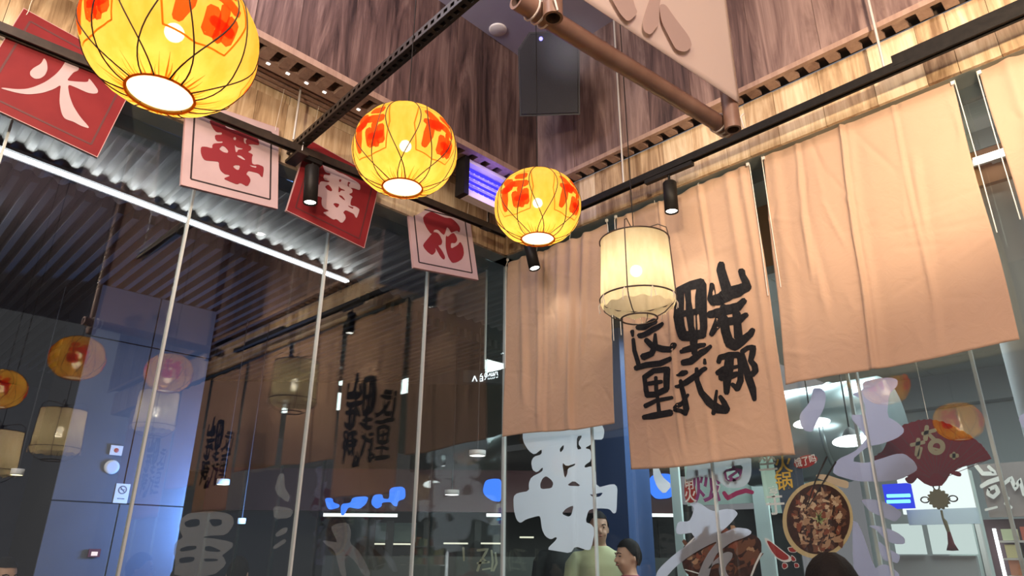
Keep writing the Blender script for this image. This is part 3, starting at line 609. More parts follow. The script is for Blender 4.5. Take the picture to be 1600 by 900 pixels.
# ------------------------------------------------------------------ yellow silk lanterns
def lantern_proto(loc, R, label):
    H = R * 0.86; t = thing('silk_lantern', label, 'lantern', loc, 'yellow silk lanterns'); c = Vector(loc)
    def sp(az, th, k=1.0):
        g = 1 - 0.022 * (1 - abs(math.sin(8 * az))) * math.sin(th)
        r = R * (max(math.sin(th), 0.0) ** 0.88) * g * k; return c + Vector((r * math.cos(az), r * math.sin(az), H * math.cos(th) * k))
    T0, T1 = 0.30, math.pi - 0.335; nT, nA = 26, 128
    mb = MB(); mb.add([sp(2 * math.pi * j / nA, T0 + (T1 - T0) * i / nT) for i in range(nT + 1) for j in range(nA)],
                      [(i * nA + j, (i + 1) * nA + j, (i + 1) * nA + (j + 1) % nA, i * nA + (j + 1) % nA) for i in range(nT) for j in range(nA)], 0, True)
    mb.build('shade', M_LANT, t)
    for k in range(16):
        a0 = 2 * math.pi * (k // 2) / 8 + 0.1; sg = 1 if k % 2 else -1
        pts = [sp(a0 + sg * (0.30 * math.sin((th - T0) / (T1 - T0) * math.pi * 1.25) + 0.03), th, 1.004) for th in [T0 + (T1 - T0) * i / 22 for i in range(23)]]
        MB().tube(pts, 0.0017, 5).build('rib', M_RIB, t)
    br = [c + Vector((R * math.sin(T1) ** 0.88 * math.cos(q), R * math.sin(T1) ** 0.88 * math.sin(q), H * math.cos(T1))) for q in [2 * math.pi * j / 32 for j in range(32)]]
    MB().tube(br, 0.0030, 6, closed=True).build('bottom_ring', M_LFRAME, t)
    tr_ = [c + Vector((R * math.sin(T0) ** 0.88 * math.cos(q), R * math.sin(T0) ** 0.88 * math.sin(q), H * math.cos(T0))) for q in [2 * math.pi * j / 32 for j in range(32)]]
    MB().tube(tr_, 0.0030, 6, closed=True).build('top_ring', M_RIB, t)
    rb = R * math.sin(T1) ** 0.88 - 0.003
    MB().lathe([(0.0001, H * math.cos(T1) + 0.006), (rb, H * math.cos(T1) + 0.006)], 32, 0, c).build('diffuser', M_DIFF, t)
    rg = random.Random(int(R * 5000)); mb = MB()
    for k in range(54):
        a = 2 * math.pi * k / 54 + rg.uniform(-0.04, 0.04); e_ = rg.uniform(0.10, 0.38); w_ = rg.uniform(0.02, 0.05)
        mb.strip([(a, T1 - 0.005, w_ * 1.6), (a + rg.uniform(-0.02, 0.02), T1 - e_ * 0.5, w_ * 0.7), (a + rg.uniform(-0.05, 0.05), T1 - e_, w_ * 0.12)], lambda x, y: sp(x, min(y, T1), 1.002), sub=2)
    mb.build('gathered_folds', M_LFRAME, t)
    # red printed characters in ochre frames on two sides
    for a0 in (0.05, math.pi * 0.5 + 0.1, math.pi + 0.2, 1.5 * math.pi + 0.15):
        mp = lambda x, y, a0=a0: sp(a0 + x * 1.2, math.pi / 2 + 0.02 - y * 1.25, 1.003)
        mb = MB()
        for s_ in ([(-0.22, 0.34, 0.10), (-0.10, 0.22, 0.16), (-0.05, 0.05, 0.12)], [(-0.26, 0.10, 0.09), (-0.14, 0.08, 0.14), (0.02, 0.16, 0.12)], [(-0.17, 0.10, 0.10), (-0.20, -0.14, 0.13), (-0.24, -0.34, 0.08)],
                   [(0.08, 0.34, 0.12), (0.24, 0.32, 0.14)], [(0.06, 0.14, 0.12), (0.28, 0.10, 0.12)], [(0.05, -0.08, 0.10), (0.08, -0.32, 0.14)], [(0.27, -0.06, 0.10), (0.26, -0.30, 0.12)], [(0.07, -0.20, 0.08), (0.28, -0.20, 0.10)], [(0.16, 0.02, 0.08), (0.17, -0.36, 0.08)]):
            mb.strip([(x_, y_, w_ * 1.35) for x_, y_, w_ in s_], mp, sub=4)
        mb.build('printed_character', M_LPRINT, t)
        mb = MB(); fr = [(-0.36, 0.46), (0.36, 0.46), (0.42, 0.0), (0.34, -0.44), (0.0, -0.50), (-0.36, -0.44), (-0.44, 0.0), (-0.36, 0.46)]
        for a_, b_ in zip(fr, fr[1:]): mb.strip([(a_[0], a_[1], 0.02), (b_[0], b_[1], 0.02)], mp, sub=6)
        mb.build('printed_frame', M_LFRAME, t)
    MB().ball(c + Z * 0.02, R * 0.115, n=16, k=10).build('bulb', M_BULB, t)
    MB().lathe([(0.016, R * 0.115), (0.018, R * 0.5)], 12, 0, c + Z * 0.02, cap=True).build('socket', M_BLACK, t)
    MB().tube([c + Z * (R * 0.48), c + Z * (ZC - loc[2])], 0.0022, 5).build('cord', M_BLACK, t)
    return t
M_DIFF = trans_mat('white_diffuser', (0.85, 0.83, 0.78), (0.97, 0.95, 0.9), 0.8)
def lamp_in(loc, e, col, r=0.03): light('lantern_bulb', 'POINT', loc, e, col, size=r)
LANT_W = 1.0; WARM = (1.0, 0.80, 0.52)
LANTERNS = [(along(270, 62, 1.87), 0.190, 'large yellow lantern nearest the camera, cut by the top edge'), (along(633, 236, 2.50), 0.184, 'middle of the three yellow lanterns, hanging beside the slotted channel'), (along(840, 324, 2.86), 0.180, 'smallest yellow lantern, hanging in front of the corner')]
for i, (lc, R, lab) in enumerate(LANTERNS):
    lantern_proto(tuple(lc), R, lab); lamp_in(lc + Z * -0.05, LANT_W, WARM)
# a lantern of the same row that only shows as a reflection
lc = Vector((3.41, -2.632, 2.648)); lantern_proto(tuple(lc), 0.188, 'yellow lantern outside the picture, seen as a reflection in the left glass'); lamp_in(lc, LANT_W, WARM)

# ------------------------------------------------------------------ cream drum pendants
def drum(loc, R, label):
    c = Vector(loc); t = thing('drum_pendant', label, 'pendant lamp', loc, 'cream drum pendants'); hT, hB = R * 0.92, -R * 0.86
    mb = MB(); n = 72; prof = [(R * 0.97, hT), (R * 0.985, hT * 0.5), (R, 0), (R * 1.02, hB * 0.6), (R * 1.035, hB)]
    vs = []
    for r, z in prof:
        for j in range(n): q = 2 * math.pi * j / n; w = 1 + 0.006 * math.sin(9 * q + z * 9) + 0.004 * math.sin(23 * q); vs.append(c + Vector((r * w * math.cos(q), r * w * math.sin(q), z)))
    mb.add(vs, [(i * n + j, i * n + (j + 1) % n, (i + 1) * n + (j + 1) % n, (i + 1) * n + j) for i in range(len(prof) - 1) for j in range(n)], 0, True)
    mb.build('shade', M_DRUM, t)
    # soft bag below the lower hoop
    vs = []; prof = [(R * 1.035, hB), (R * 1.04, hB - R * 0.10), (R * 0.97, hB - R * 0.24)]
    for r, z in prof:
        for j in range(n): q = 2 * math.pi * j / n; vs.append(c + Vector((r * math.cos(q), r * math.sin(q), z + 0.006 * math.sin(13 * q))))
    MB_ = MB(); MB_.add(vs, [(i * n + j, i * n + (j + 1) % n, (i + 1) * n + (j + 1) % n, (i + 1) * n + j) for i in range(2) for j in range(n)], 0, True); MB_.build('hem', M_DRUM, t)
    ring = lambda r, z: [c + Vector((r * math.cos(q), r * math.sin(q), z)) for q in [2 * math.pi * j / 40 for j in range(40)]]
    MB().tube(ring(R * 1.0, hT), 0.0036, 6, closed=True).build('top_hoop', M_DRUMWIRE, t)
    MB().tube(ring(R * 1.06, hB), 0.0042, 6, closed=True).build('lower_hoop', M_DRUMWIRE, t)
    MB().tube(ring(R * 0.50, hB - R * 0.58), 0.0046, 8, closed=True).build('bottom_hoop', M_DRUMWIRE, t)
    for k in range(4):
        q = 0.35 + k * math.pi / 2; u = Vector((math.cos(q), math.sin(q), 0)); zt = hT + R * 0.26
        MB().tube([c + u * 0.012 + Z * zt, c + u * (R * 0.35) + Z * (zt + R * 0.10), c + u * (R * 0.72) + Z * (zt + R * 0.16), c + u * (R * 0.95) + Z * (zt + R * 0.02), c + u * (R * 1.0) + Z * hT, c + u * (R * 1.04) + Z * 0, c + u * (R * 1.07) + Z * hB, c + u * (R * 0.98) + Z * (hB - R * 0.25), c + u * (R * 0.72) + Z * (hB - R * 0.48), c + u * (R * 0.50) + Z * (hB - R * 0.58)], 0.0030, 6).build('frame_wire', M_DRUMWIRE, t)
    MB().lathe([(0.016, hT + R * 0.22), (0.02, hT + R * 0.27), (0.012, hT + R * 0.32)], 14, 0, c, cap=True).build('hub', M_BLACK, t)
    rr = random.Random(int(R * 1000) + int(loc[0] * 10))
    for k in range(9):
        q = k * 2 * math.pi / 9 + 0.1; u = Vector((math.cos(q), math.sin(q), 0)); w = Vector((-u.y, u.x, 0)); a = c + u * (R * 1.07) + Z * hB
        for e in (-1, 1): MB().tube([a, a + u * 0.008 + w * (e * 0.008) - Z * 0.02, a + u * 0.004 + w * (e * rr.uniform(0.008, 0.022)) - Z * rr.uniform(0.04, 0.07)], 0.0022, 5).build('tie_string', M_CORD, t)
    MB().ball(c + Z * 0.0, R * 0.17, n=16, k=10).build('bulb', M_BULB, t)
    MB().lathe([(0.014, R * 0.16), (0.016, hT + R * 0.22)], 10, 0, c, cap=True).build('socket', M_BLACK, t)
    MB().tube([c + Z * (hT + R * 0.30), c + Z * (ZC - loc[2])], 0.0028, 6).build('cord', M_BLACK, t)
    light('pendant_bulb', 'POINT', c - Z * 0.05, 1.55, (1.0, 0.86, 0.62), size=0.03)
drum((1.805, -0.805, 2.765), 0.186, 'cream drum pendant in a dark wire frame in front of the lettered cloth')
drum((4.223, -1.114, 2.807), 0.20, 'cream drum pendant outside the picture, second of its row, seen reflected')
drum((4.05, -2.00, 2.46), 0.20, 'cream drum pendant outside the picture, third of its row, seen reflected')
drum((4.10, -2.45, 2.215), 0.19, 'cream drum pendant outside the picture, fourth of its row, seen reflected')

# ------------------------------------------------------------------ bamboo framed flag
BZ = 3.1; A0, A1 = PZ(BZ).at(842, 20), PZ(BZ).at(1128, 196)
fl = thing('bamboo_flag', 'pale cloth flag tied to a bamboo frame hanging below the ceiling', 'flag', tuple(A0))
bd = (A1 - A0).normalized(); bs = bd.cross(Z).normalized()
def bamboo(a, b, r, name):
    a, b = Vector(a), Vector(b); L = (b - a).length; d = (b - a).normalized(); pts = []; rs = []; k = 0; n = int(L / 0.02)
    for i in range(n + 1):
        s_ = i / n * L; nd = abs((s_ % 0.27) - 0.135); pts.append(a + d * s_); rs.append(r * (1.0 + 0.07 * math.exp(-(nd / 0.008) ** 2) - 0.02 * math.exp(-(nd / 0.03) ** 2)))
    mb = MB(); mb.tube(pts, rs, 18, caps=False); 
    for e, p_ in ((-1, a), (1, b)):
        rot = (d * e).to_track_quat('Z', 'Y').to_matrix(); mb.lathe([(r, 0), (r * 0.72, 0.0)], 18, 0, p_, rot); mb.lathe([(r * 0.72, 0.0), (r * 0.70, -0.05), (0.0001, -0.05)], 18, 1, p_, rot)
    o = mb.build(name, [M_BAMBOO, M_BAMBOOIN], fl); return o
bamboo(A0 - bd * 0.10, A1 + bd * 0.055, 0.036, 'bottom_pole')
fo = 1 if bs.dot(CAM - A0) > 0 else -1; cs = bs * fo
bamboo(A0 + cs * 0.071 - Z * 0.075, A0 + cs * 0.071 + Z * 1.62, 0.034, 'side_pole')
bamboo(A1 - bd * 0.035 + cs * 0.071 - Z * 0.075, A1 - bd * 0.035 + cs * 0.071 + Z * 1.62, 0.034, 'side_pole')
bamboo(A0 - bd * 0.10 + Z * 1.62, A1 + bd * 0.055 + Z * 1.62, 0.036, 'top_pole')
pf = Plane(A0 + Z * 0.03 + cs * 0.08, bd, Z)
W_ = (A1 - A0).length
fo = -1 if pf.n.dot(CAM - A0) < 0 else 1
mb = MB(); nu, nv = 40, 40
fd = lambda u, v: 0.012 * math.sin(5 * u * W_ + 2 * v) * min(1, v * 3) * 0.5
cl = [pf.p3(W_ * (i / nu) - 0.02 + 0.02 * (j / nv), 0.012 + 1.50 * j / nv, fo * (0.03 + fd(i / nu, j / nv))) for j in range(nv + 1) for i in range(nu + 1)]
mb.add(cl, [(j * (nu + 1) + i, j * (nu + 1) + i + 1, (j + 1) * (nu + 1) + i + 1, (j + 1) * (nu + 1) + i) for j in range(nv) for i in range(nu)], 0, True)
o = mb.build('flag_cloth', M_FLAG, fl); so = o.modifiers.new('thickness', 'SOLIDIFY'); so.thickness = 0.002
mb = MB()
for s_ in ([(450, -40), (560, -40), (575, 30), (590, 60), (545, 105), (510, 70), (470, 0)], [(610, 110), (630, 40), (650, -20), (700, -20), (690, 30), (690, 110), (650, 165), (620, 150)], [(690, 20), (720, 20), (760, 80), (830, 170), (845, 215), (815, 245), (770, 235), (740, 180), (700, 100)]):
    glyph(mb, Plane(pf.p3(0, 0, fo * 0.046), bd, Z), [crop(800, 0, 3.0, s_)], 0, 0.001, smooth=2)
mb.build('faded_print', M_FLAGINK, fl)
for c_ in (A0, A1):
    for k in range(3):
        q0 = c_ + bd * (0.03 * (k - 1)); pts = [q0 + (bs * math.cos(w_2) + Z * math.sin(w_2)) * 0.0415 for w_2 in [2 * math.pi * j / 14 for j in range(14)]]
        MB().tube(pts, 0.004, 5, closed=True).build('white_tie', M_CORD, fl)
    MB().tube([c_ + cs * 0.107, c_ + cs * 0.11 - bd * 0.03 - Z * 0.03, c_ + cs * 0.107 - bd * 0.012 - Z * 0.075], 0.004, 5).build('white_tie', M_CORD, fl)
for c_ in (A0, A1): MB().tube([c_ + Z * 1.66, Vector((c_.x, c_.y, ZC))], 0.003, 5).build('hanging_wire', M_STEEL, fl)

# ------------------------------------------------------------------ insect lamp, speaker, ceiling disc
ilc = Vector((0.50, -0.70, 3.825)); il = thing('insect_lamp', 'white framed insect lamp with glowing blue tubes under the wall corner', 'insect lamp', tuple(ilc))
def IB(y0, y1, z0, z1, x0, x1, name, M): return MB().box((ilc.x + x0, ilc.y + y0, ilc.z + z0), (ilc.x + x1, ilc.y + y1, ilc.z + z1)).build(name, M, il)
IB(-0.20, 0.21, -0.145, 0.145, -0.05, -0.02, 'back_plate', M_CREAM)
IB(-0.20, 0.21, 0.118, 0.145, -0.018, 0.03, 'frame_bar', M_CREAM); IB(-0.20, 0.21, -0.145, -0.105, -0.018, 0.03, 'frame_bar', M_CREAM)
IB(-0.245, -0.202, -0.15, 0.148, -0.05, 0.045, 'end_cap', M_BLACK); IB(0.212, 0.25, -0.15, 0.148, -0.05, 0.045, 'end_cap', M_BLACK)
for z_ in (0.075, 0.028, -0.022, -0.070): MB().tube([ilc + Vector((0.012, -0.195, z_)), ilc + Vector((0.012, 0.205, z_))], 0.013 if z_ > 0.05 else 0.010, 10).build('blue_tube', M_BLUELED, il)
for z_ in (0.050, 0.004, -0.046, -0.09):
    for k in range(9): MB().ball(ilc + Vector((0.022, -0.18 + k * 0.045, z_)), 0.0042, n=8, k=5).build('blue_dot', M_BLUEDOT, il)
MB().box((ilc.x - 0.04, ilc.y - 0.02, ilc.z + 0.146), (ilc.x - 0.01, ilc.y + 0.03, 3.976)).build('bracket', M_BLACK, il)
light('insect_glow', 'POINT', ilc + Vector((0.12, 0, -0.02)), 1.6, (0.30, 0.22, 1.0), size=0.06)
spc = along(858, 118, 5.0); sk = thing('wall_speaker', 'black loudspeaker with a blue pilot light high in the wall corner', 'speaker', tuple(spc))
fx = Vector((CAM.x - spc.x, CAM.y - spc.y, 0)).normalized(); fx = (fx * math.cos(0.62) - Z * math.sin(0.62)).normalized(); sx_ = fx.cross(Z).normalized(); sz_ = sx_.cross(fx).normalized()
mb = MB(); hw, hh, dp = 0.205, 0.27, 0.17
out_ = [(-hw, -hh), (hw, -hh), (hw, hh * 0.62), (hw * 0.62, hh), (-hw * 0.62, hh), (-hw, hh * 0.62)]
fr_ = [spc + sx_ * a + sz_ * b + fx * dp for a, b in out_]; bk_ = [spc + sx_ * (a * 0.72) + sz_ * (b * 0.9) - fx * dp for a, b in out_]
mb.add(fr_ + bk_, [(0, 1, 2, 3, 4, 5), (11, 10, 9, 8, 7, 6)] + [(i, i + 6, (i + 1) % 6 + 6, (i + 1) % 6) for i in range(6)]); mb.build('cabinet', M_SPEAKER, sk)
mb = MB(); mb.add([spc + sx_ * (a * 0.92) + sz_ * (b * 0.94 ) + fx * (dp + 0.008) for a, b in out_], [(0, 1, 2, 3, 4, 5)]); mb.add([spc + sx_ * (a * 0.95) + sz_ * (b * 0.96) + fx * (dp + 0.001) for a, b in out_] + [spc + sx_ * (a * 0.92) + sz_ * (b * 0.94) + fx * (dp + 0.008) for a, b in out_], [(i, (i + 1) % 6, (i + 1) % 6 + 6, i + 6) for i in range(6)])
mb.build('front_grille', M_GRILLE, sk)
MB().ball(spc - sx_ * (-0.02) * 0 + sz_ * 0.225 - sx_ * 0.05 * (1 if sx_.dot(RGT) > 0 else -1) + fx * (dp + 0.010), 0.013, n=10, k=8).build('pilot_light', M_BLUEDOT, sk)
MB().tube([spc + sz_ * 0.2 - fx * 0.05, Vector((spc.x, spc.y, ZC)) - Vector((fx.x, fx.y, 0)) * 0.05], 0.016, 10).build('ceiling_bracket', M_SPEAKER, sk)
hz = along(893, 74, 4.36); Mh = bpy.data.materials.new('thin_haze'); Mh.use_nodes = True; nt = Mh.node_tree; nt.nodes.remove(nt.nodes['Principled BSDF'])
tc_ = nt.nodes.new('ShaderNodeTexCoord'); gr_ = nt.nodes.new('ShaderNodeTexGradient'); gr_.gradient_type = 'QUADRATIC_SPHERE'; mp2_ = nt.nodes.new('ShaderNodeMapping'); mp2_.inputs['Scale'].default_value = (3.75, 3.75, 4.05)
nt.links.new(tc_.outputs['Object'], mp2_.inputs[0]); nt.links.new(mp2_.outputs[0], gr_.inputs[0])
mu_ = nt.nodes.new('ShaderNodeMath'); mu_.operation = 'MULTIPLY'; mu_.inputs[1].default_value = 4.5; nt.links.new(gr_.outputs['Fac'], mu_.inputs[0])
vs2 = nt.nodes.new('ShaderNodeVolumeScatter'); vs2.inputs['Color'].default_value = (0.80, 0.84, 1.0, 1); nt.links.new(mu_.outputs[0], vs2.inputs['Density']); nt.links.new(vs2.outputs[0], nt.nodes['Material Output'].inputs['Volume'])
ho = MB().ball((0, 0, 0), 0.27, 0.27, 0.25, 24, 16).build('faint_haze', Mh); ho.location = hz; ho['kind'] = 'stuff'; tag(ho, 'faint bluish steam drifting in front of the wall speaker', 'haze')  # thin bluish scattering volume in front of the speaker
dc = PZ(ZC).at(778, 46)
sd_ = thing('ceiling_disc', 'round pale disc fixed on the grey ceiling beside the black cable', 'ceiling disc', (dc.x, dc.y, ZC))
MB().lathe([(0.0001, -0.012), (0.060, -0.012), (0.068, -0.006), (0.068, 0.0)], 32, 0, (dc.x, dc.y, ZC)).build('cover', M_CREAM, sd_)
wb = along(862, 255, 4.6); tag(MB().obox(Vector((0.66, -0.33, 4.03)), Vector((0.72, 0.69, 0)).normalized(), Vector((-0.69, 0.72, 0)).normalized(), Z, 0.10, 0.03, 0.02).build('corner_plate', M_STEEL), 'small grey plate in the upper wall corner behind the smallest lantern', 'plate')
# ================================================================== OUTSIDE, LEFT OF THE CORNER
M_ARC = mat('arcade_sheet', (0.27, 0.26, 0.245), 0.55, noise=(0.21, 0.205, 0.195), nscale=4)
M_FIN = mat('dark_fin', (0.040, 0.040, 0.044), 0.7)
M_DARKWALL = mat('dark_brown_wall', (0.045, 0.036, 0.033), 0.8, noise=(0.03, 0.026, 0.026), nscale=2)
M_PANEL = mat('blue_grey_panel', (0.135, 0.145, 0.185), 0.35, noise=(0.115, 0.125, 0.165), nscale=2)
M_GAP = mat('panel_gap', (0.015, 0.015, 0.02), 0.8)
co = structroot('ceiling_outside')
mb = MB(); nx, ny = 6, 400; vs = []; xs = [-0.03, -0.30, -0.50, -0.80, -1.10, -1.42]
for i, x in enumerate(xs):
    amp = [0, 0, 0.008, 0.02, 0.03, 0.034][i]
    for j in range(ny + 1):
        y = -6.0 + 8.0 * j / ny; vs.append((x - 0.10 * (y + 3.26) / 2.7 * (0 if i < 2 else i / 5), y, 3.72 + amp * (0.5 + 0.5 * max(-1, min(1, 2.2 * math.sin(2 * math.pi * y / 0.125))))))
mb.add(vs, [(i * (ny + 1) + j, i * (ny + 1) + j + 1, (i + 1) * (ny + 1) + j + 1, (i + 1) * (ny + 1) + j) for i in range(nx - 1) for j in range(ny)])
o = mb.build('corrugated_sheet', M_ARC, co); so = o.modifiers.new('thickness', 'SOLIDIFY'); so.thickness = 0.004; so.offset = 1
MB().box((-9.5, -8.0, 3.80), (-0.02, 5.0, 3.86)).build('deck', M_FIN, co)
M_RIBS = mat('fin_edge', (0.085, 0.085, 0.09), 0.6)
for k in range(78):
    y = -6.4 + k * 0.112; xe = -1.36 - 0.12 * (y + 3.26); xe = max(min(xe, -1.1), -2.2)
    MB().box((-7.5, y - 0.022, 3.70), (xe - 0.10, y + 0.022, 3.80)).build('fin', M_FIN if k % 1 else M_RIBS, co)
Ld0, Ld1 = PZ(3.665).at(-180, 166), PZ(3.665).at(543, 440)
lt = thing('led_batten', 'long bright white light batten under the dark ceiling outside', 'light', tuple(Ld0))
d = (Ld1 - Ld0).normalized(); s = Vector((d.y, -d.x, 0)); L = (Ld1 - Ld0).length; c = (Ld0 + Ld1) / 2
MB().obox(c + Z * 0.028, d, s, Z, L / 2, 0.022, 0.010).build('housing', M_FIN, lt)
MB().obox(c - s * 0.024 + Z * 0.012, d, s, Z, L / 2, 0.002, 0.026).build('shield', M_FIN, lt)
for e in (-1, 1): MB().tube([Ld0 + s * (e * 0.014), Ld1 + s * (e * 0.014)], 0.0075, 10).build('light_tube', M_LED, lt)
light('batten_beam', 'AREA', c + s * 0.03 + Z * 0.012, 3.0, (0.96, 0.98, 1.0), aim=c + s * 0.8 + Z * 0.075, size=0.02, size_y=L)
bl = bpy.data.objects['batten_beam']; zz = -((s * 0.8 + Z * 0.063).normalized()); yy = d; xx = yy.cross(zz).normalized(); bl.rotation_euler = Matrix((xx, yy, zz)).transposed().to_euler()
# arcade walls
struct('wall_arcade', MB().box((-9.4, -9, 0), (-9.2, 7, 3.8)), M_DARKWALL)
MB().box((-9.2, -8.9, 0), (-0.5, -8.7, 3.8)).build('return_wall', M_DARKWALL, bpy.data.objects['wall_arcade'])
# blue grey pier
PXC = PX(-3.2); ya, yb = PXC.uv(104, 680)[0], PXC.uv(305, 690)[0]; yj = PXC.uv(205, 700)[0]; zj = PXC.uv(170, 786)[1]; zj2 = PXC.uv(185, 533)[1]
pr = thing('clad_pier', 'wide pier of blue grey metal panels outside the left glass', 'pier', (-3.4, (ya + yb) / 2, 0), kind='thing')
MB().box((-4.3, ya + 0.01, 0), (-3.225, yb - 0.01, 3.70)).build('core', M_GAP, pr)
for y0, y1 in ((ya, yj), (yj, yb)):
    for z0, z1 in ((0.0, 0.95), (0.95, zj), (zj, zj2), (zj2, 3.695)):
        MB().box((-3.225, y0 + 0.006, z0 + 0.006), (-3.2, y1 - 0.006, z1 - 0.006)).build('panel', M_PANEL, pr)
def disc(plane, px, py, r, name, M, label, cat, off=0.004, th=0.02, face=None):
    c_ = plane.at(px, py) + plane.n * off; rot = plane.n.to_track_quat('Z', 'Y').to_matrix()
    t = thing(name, label, cat, tuple(c_)); MB().lathe([(0.0001, th), (r * 0.86, th), (r, th * 0.6), (r, 0)], 24, 0, c_, rot).build('case', M, t)
    if face: MB().lathe([(0.0001, th + 0.001), (r * 0.7, th + 0.001)], 24, 0, c_, rot).build('face', face, t)
    return t, c_
disc(PXC, 174, 730, 0.062, 'wall_clock', M_WHITE, 'small round white clock on the blue grey pier', 'clock', face=mat('clock_face', (0.75, 0.75, 0.85), 0.4))
def plate(plane, px, py, w, h, name, M, label, cat, th=0.012):
    c_ = plane.at(px, py) + plane.n * th; t = thing(name, label, cat, tuple(c_)); MB().obox(c_, plane.ux, plane.uy, plane.n, w / 2, h / 2, th / 2).build('plate', M, t); return t, c_
t, c_ = plate(PXC, 181, 704, 0.10, 0.085, 'alarm_plate', M_CREAM, 'small pinkish alarm plate above the round clock on the pier', 'alarm')
rot = PXC.n.to_track_quat('Z', 'Y').to_matrix(); MB().lathe([(0.0001, 0.009), (0.018, 0.009), (0.02, 0.006)], 16, 0, c_, rot).build('button', mat('alarm_red', (0.6, 0.12, 0.08), 0.5), t)
t, c_ = plate(PXC, 190, 771, 0.115, 0.165, 'notice_sheet', M_WHITE, 'white no smoking notice stuck below the clock on the pier', 'notice', th=0.004)
pn = Plane(c_, PXC.ux, PXC.uy); mb = MB(); ring = [(0.036 * math.cos(q), 0.03 + 0.036 * math.sin(q)) for q in [2 * math.pi * k / 28 for k in range(28)]]; rin = [(0.027 * math.cos(q), 0.03 + 0.027 * math.sin(q)) for q in [2 * math.pi * k / 28 for k in range(28)]]
glyph(mb, pn, [ring, rin], 0.003, 0.001, smooth=0, uv=True); mb.obox(pn.p3(0, 0.03, 0.0035), (pn.ux - pn.uy).normalized(), (pn.ux + pn.uy).normalized(), pn.n, 0.03, 0.004, 0.0006); mb.obox(pn.p3(0, 0.032, 0.003), pn.ux, pn.uy, pn.n, 0.018, 0.003, 0.0005); mb.obox(pn.p3(0, -0.045, 0.003), pn.ux, pn.uy, pn.n, 0.03, 0.004, 0.0005)
mb.build('no_smoking_mark', mat('grey_print', (0.16, 0.16, 0.19), 0.6), t)
t, c_ = plate(PXC, 146, 864, 0.09, 0.065, 'call_point', mat('dark_red_case', (0.16, 0.03, 0.04), 0.5), 'small dark red wall box with a lit white window on the pier', 'wall box', th=0.02)
MB().obox(c_ + PXC.n * 0.011 - PXC.uy * 0.006, PXC.ux, PXC.uy, PXC.n, 0.024, 0.016, 0.001).build('lit_window', emis('lit_window', (1.0, 0.82, 0.86), 1.0), t)

# far shop across the arcade, seen past the corner
fdv = Vector((-0.732, 0.681, 0)); PF = Plane(Vector((0, 0, 0)) + fdv * 4.4, Vector((0.681, 0.732, 0)), Z)
if PF.n.dot(CAM - PF.o) < 0: PF.n = -PF.n
FB = lambda x0, y0, x1, y1, off, th: MB().obox(PF.p3((PF.uv(x0, y0)[0] + PF.uv(x1, y1)[0]) / 2, (PF.uv((x0 + x1) / 2, y0)[1] + PF.uv((x0 + x1) / 2, y1)[1]) / 2, off), PF.ux, PF.uy, PF.n, abs(PF.uv(x1, y1)[0] - PF.uv(x0, y0)[0]) / 2, abs(PF.uv((x0 + x1) / 2, y0)[1] - PF.uv((x0 + x1) / 2, y1)[1]) / 2, th)
M_MAROON = mat('maroon_fascia', (0.055, 0.010, 0.013), 0.5)
M_BLUESIGN = emis('blue_sign', (0.06, 0.22, 1.0), 1.1)
M_STRIPW = emis('shop_strip', (0.95, 1.0, 0.97), 1.5)
M_SHOPIN = mat('shop_teal_wall', (0.16, 0.24, 0.23), 0.6); M_SHOPDK = mat('shop_dark', (0.03, 0.032, 0.032), 0.7)
fs_ = thing('arcade_shop', 'dim shop front with maroon fascia and glowing blue sign across the arcade', 'shop', tuple(PF.p3(0, 0)), kind='thing')
FB(330, 735, 1062, 800, 0.0, 0.08).build('fascia', M_MAROON, fs_)
u0, u1 = PF.uv(200, 800)[0], PF.uv(1120, 800)[0]
MB().obox(PF.p3((u0 + u1) / 2, 3.05, -0.3), PF.ux, PF.uy, PF.n, (u1 - u0) / 2, 0.62, 0.1).build('upper_wall', M_DARKWALL, fs_)
MB().obox(PF.p3((u0 + u1) / 2, 1.0, -1.2), PF.ux, PF.uy, PF.n, (u1 - u0) / 2, 1.1, 0.05).build('back_wall', M_SHOPDK, fs_)
FB(553, 812, 640, 845, -0.9, 0.03).build('teal_panel', M_SHOPIN, fs_)
for a, b in ((508, 622), (760, 788), (970, 1062)): FB(a, 803, b, 808, 0.09, 0.01).build('strip_light', M_STRIPW, fs_)
for a, b, y in ((572, 636, 849), (690, 730, 848), (742, 786, 848), (815, 838, 838), (1012, 1034, 849)): FB(a, y - 1.3, b, y + 1.3, -0.5, 0.02).build('shelf_edge_light', emis('shelf_glow', (1.0, 0.97, 0.75), 0.8), fs_)
for a, b in ((560, 575), (600, 606), (660, 664), (742, 750), (1036, 1042)): FB(a, 812, b, 905, -0.3, 0.03).build('post', M_SHOPDK, fs_)
FB(500, 870, 1062, 905, -0.4, 0.2).build('counter', mat('counter_dark', (0.06, 0.07, 0.065), 0.5), fs_)
BLUE = [[(150, 295), (210, 295), (215, 330), (265, 345), (260, 370), (185, 388), (165, 360)], [(275, 340), (350, 335), (365, 290), (490, 280), (470, 340), (420, 380), (380, 375), (330, 365), (300, 430), (275, 430)],
        [(510, 320), (530, 270), (595, 265), (600, 300), (650, 305), (650, 215), (770, 205), (775, 300), (715, 318), (710, 362), (680, 355), (660, 325), (590, 330), (590, 360), (550, 380), (515, 350)], [(1390, 160), (1450, 145), (1520, 150), (1520, 325), (1450, 320), (1390, 280), (1370, 240)]]
for s_ in BLUE:
    mb = MB(); glyph(mb, PF, [crop(480, 720, 5.0, s_)], 0.10, 0.02, smooth=2); mb.build('blue_character', M_BLUESIGN, fs_)
mb = MB(); glyph(mb, PF, [crop(1010, 700, 4.5, [(20, 200), (90, 185), (165, 190), (175, 300), (165, 355), (60, 365), (20, 330), (0, 260)])], 0.10, 0.02, smooth=2); mb.build('blue_character', M_BLUESIGN, fs_)
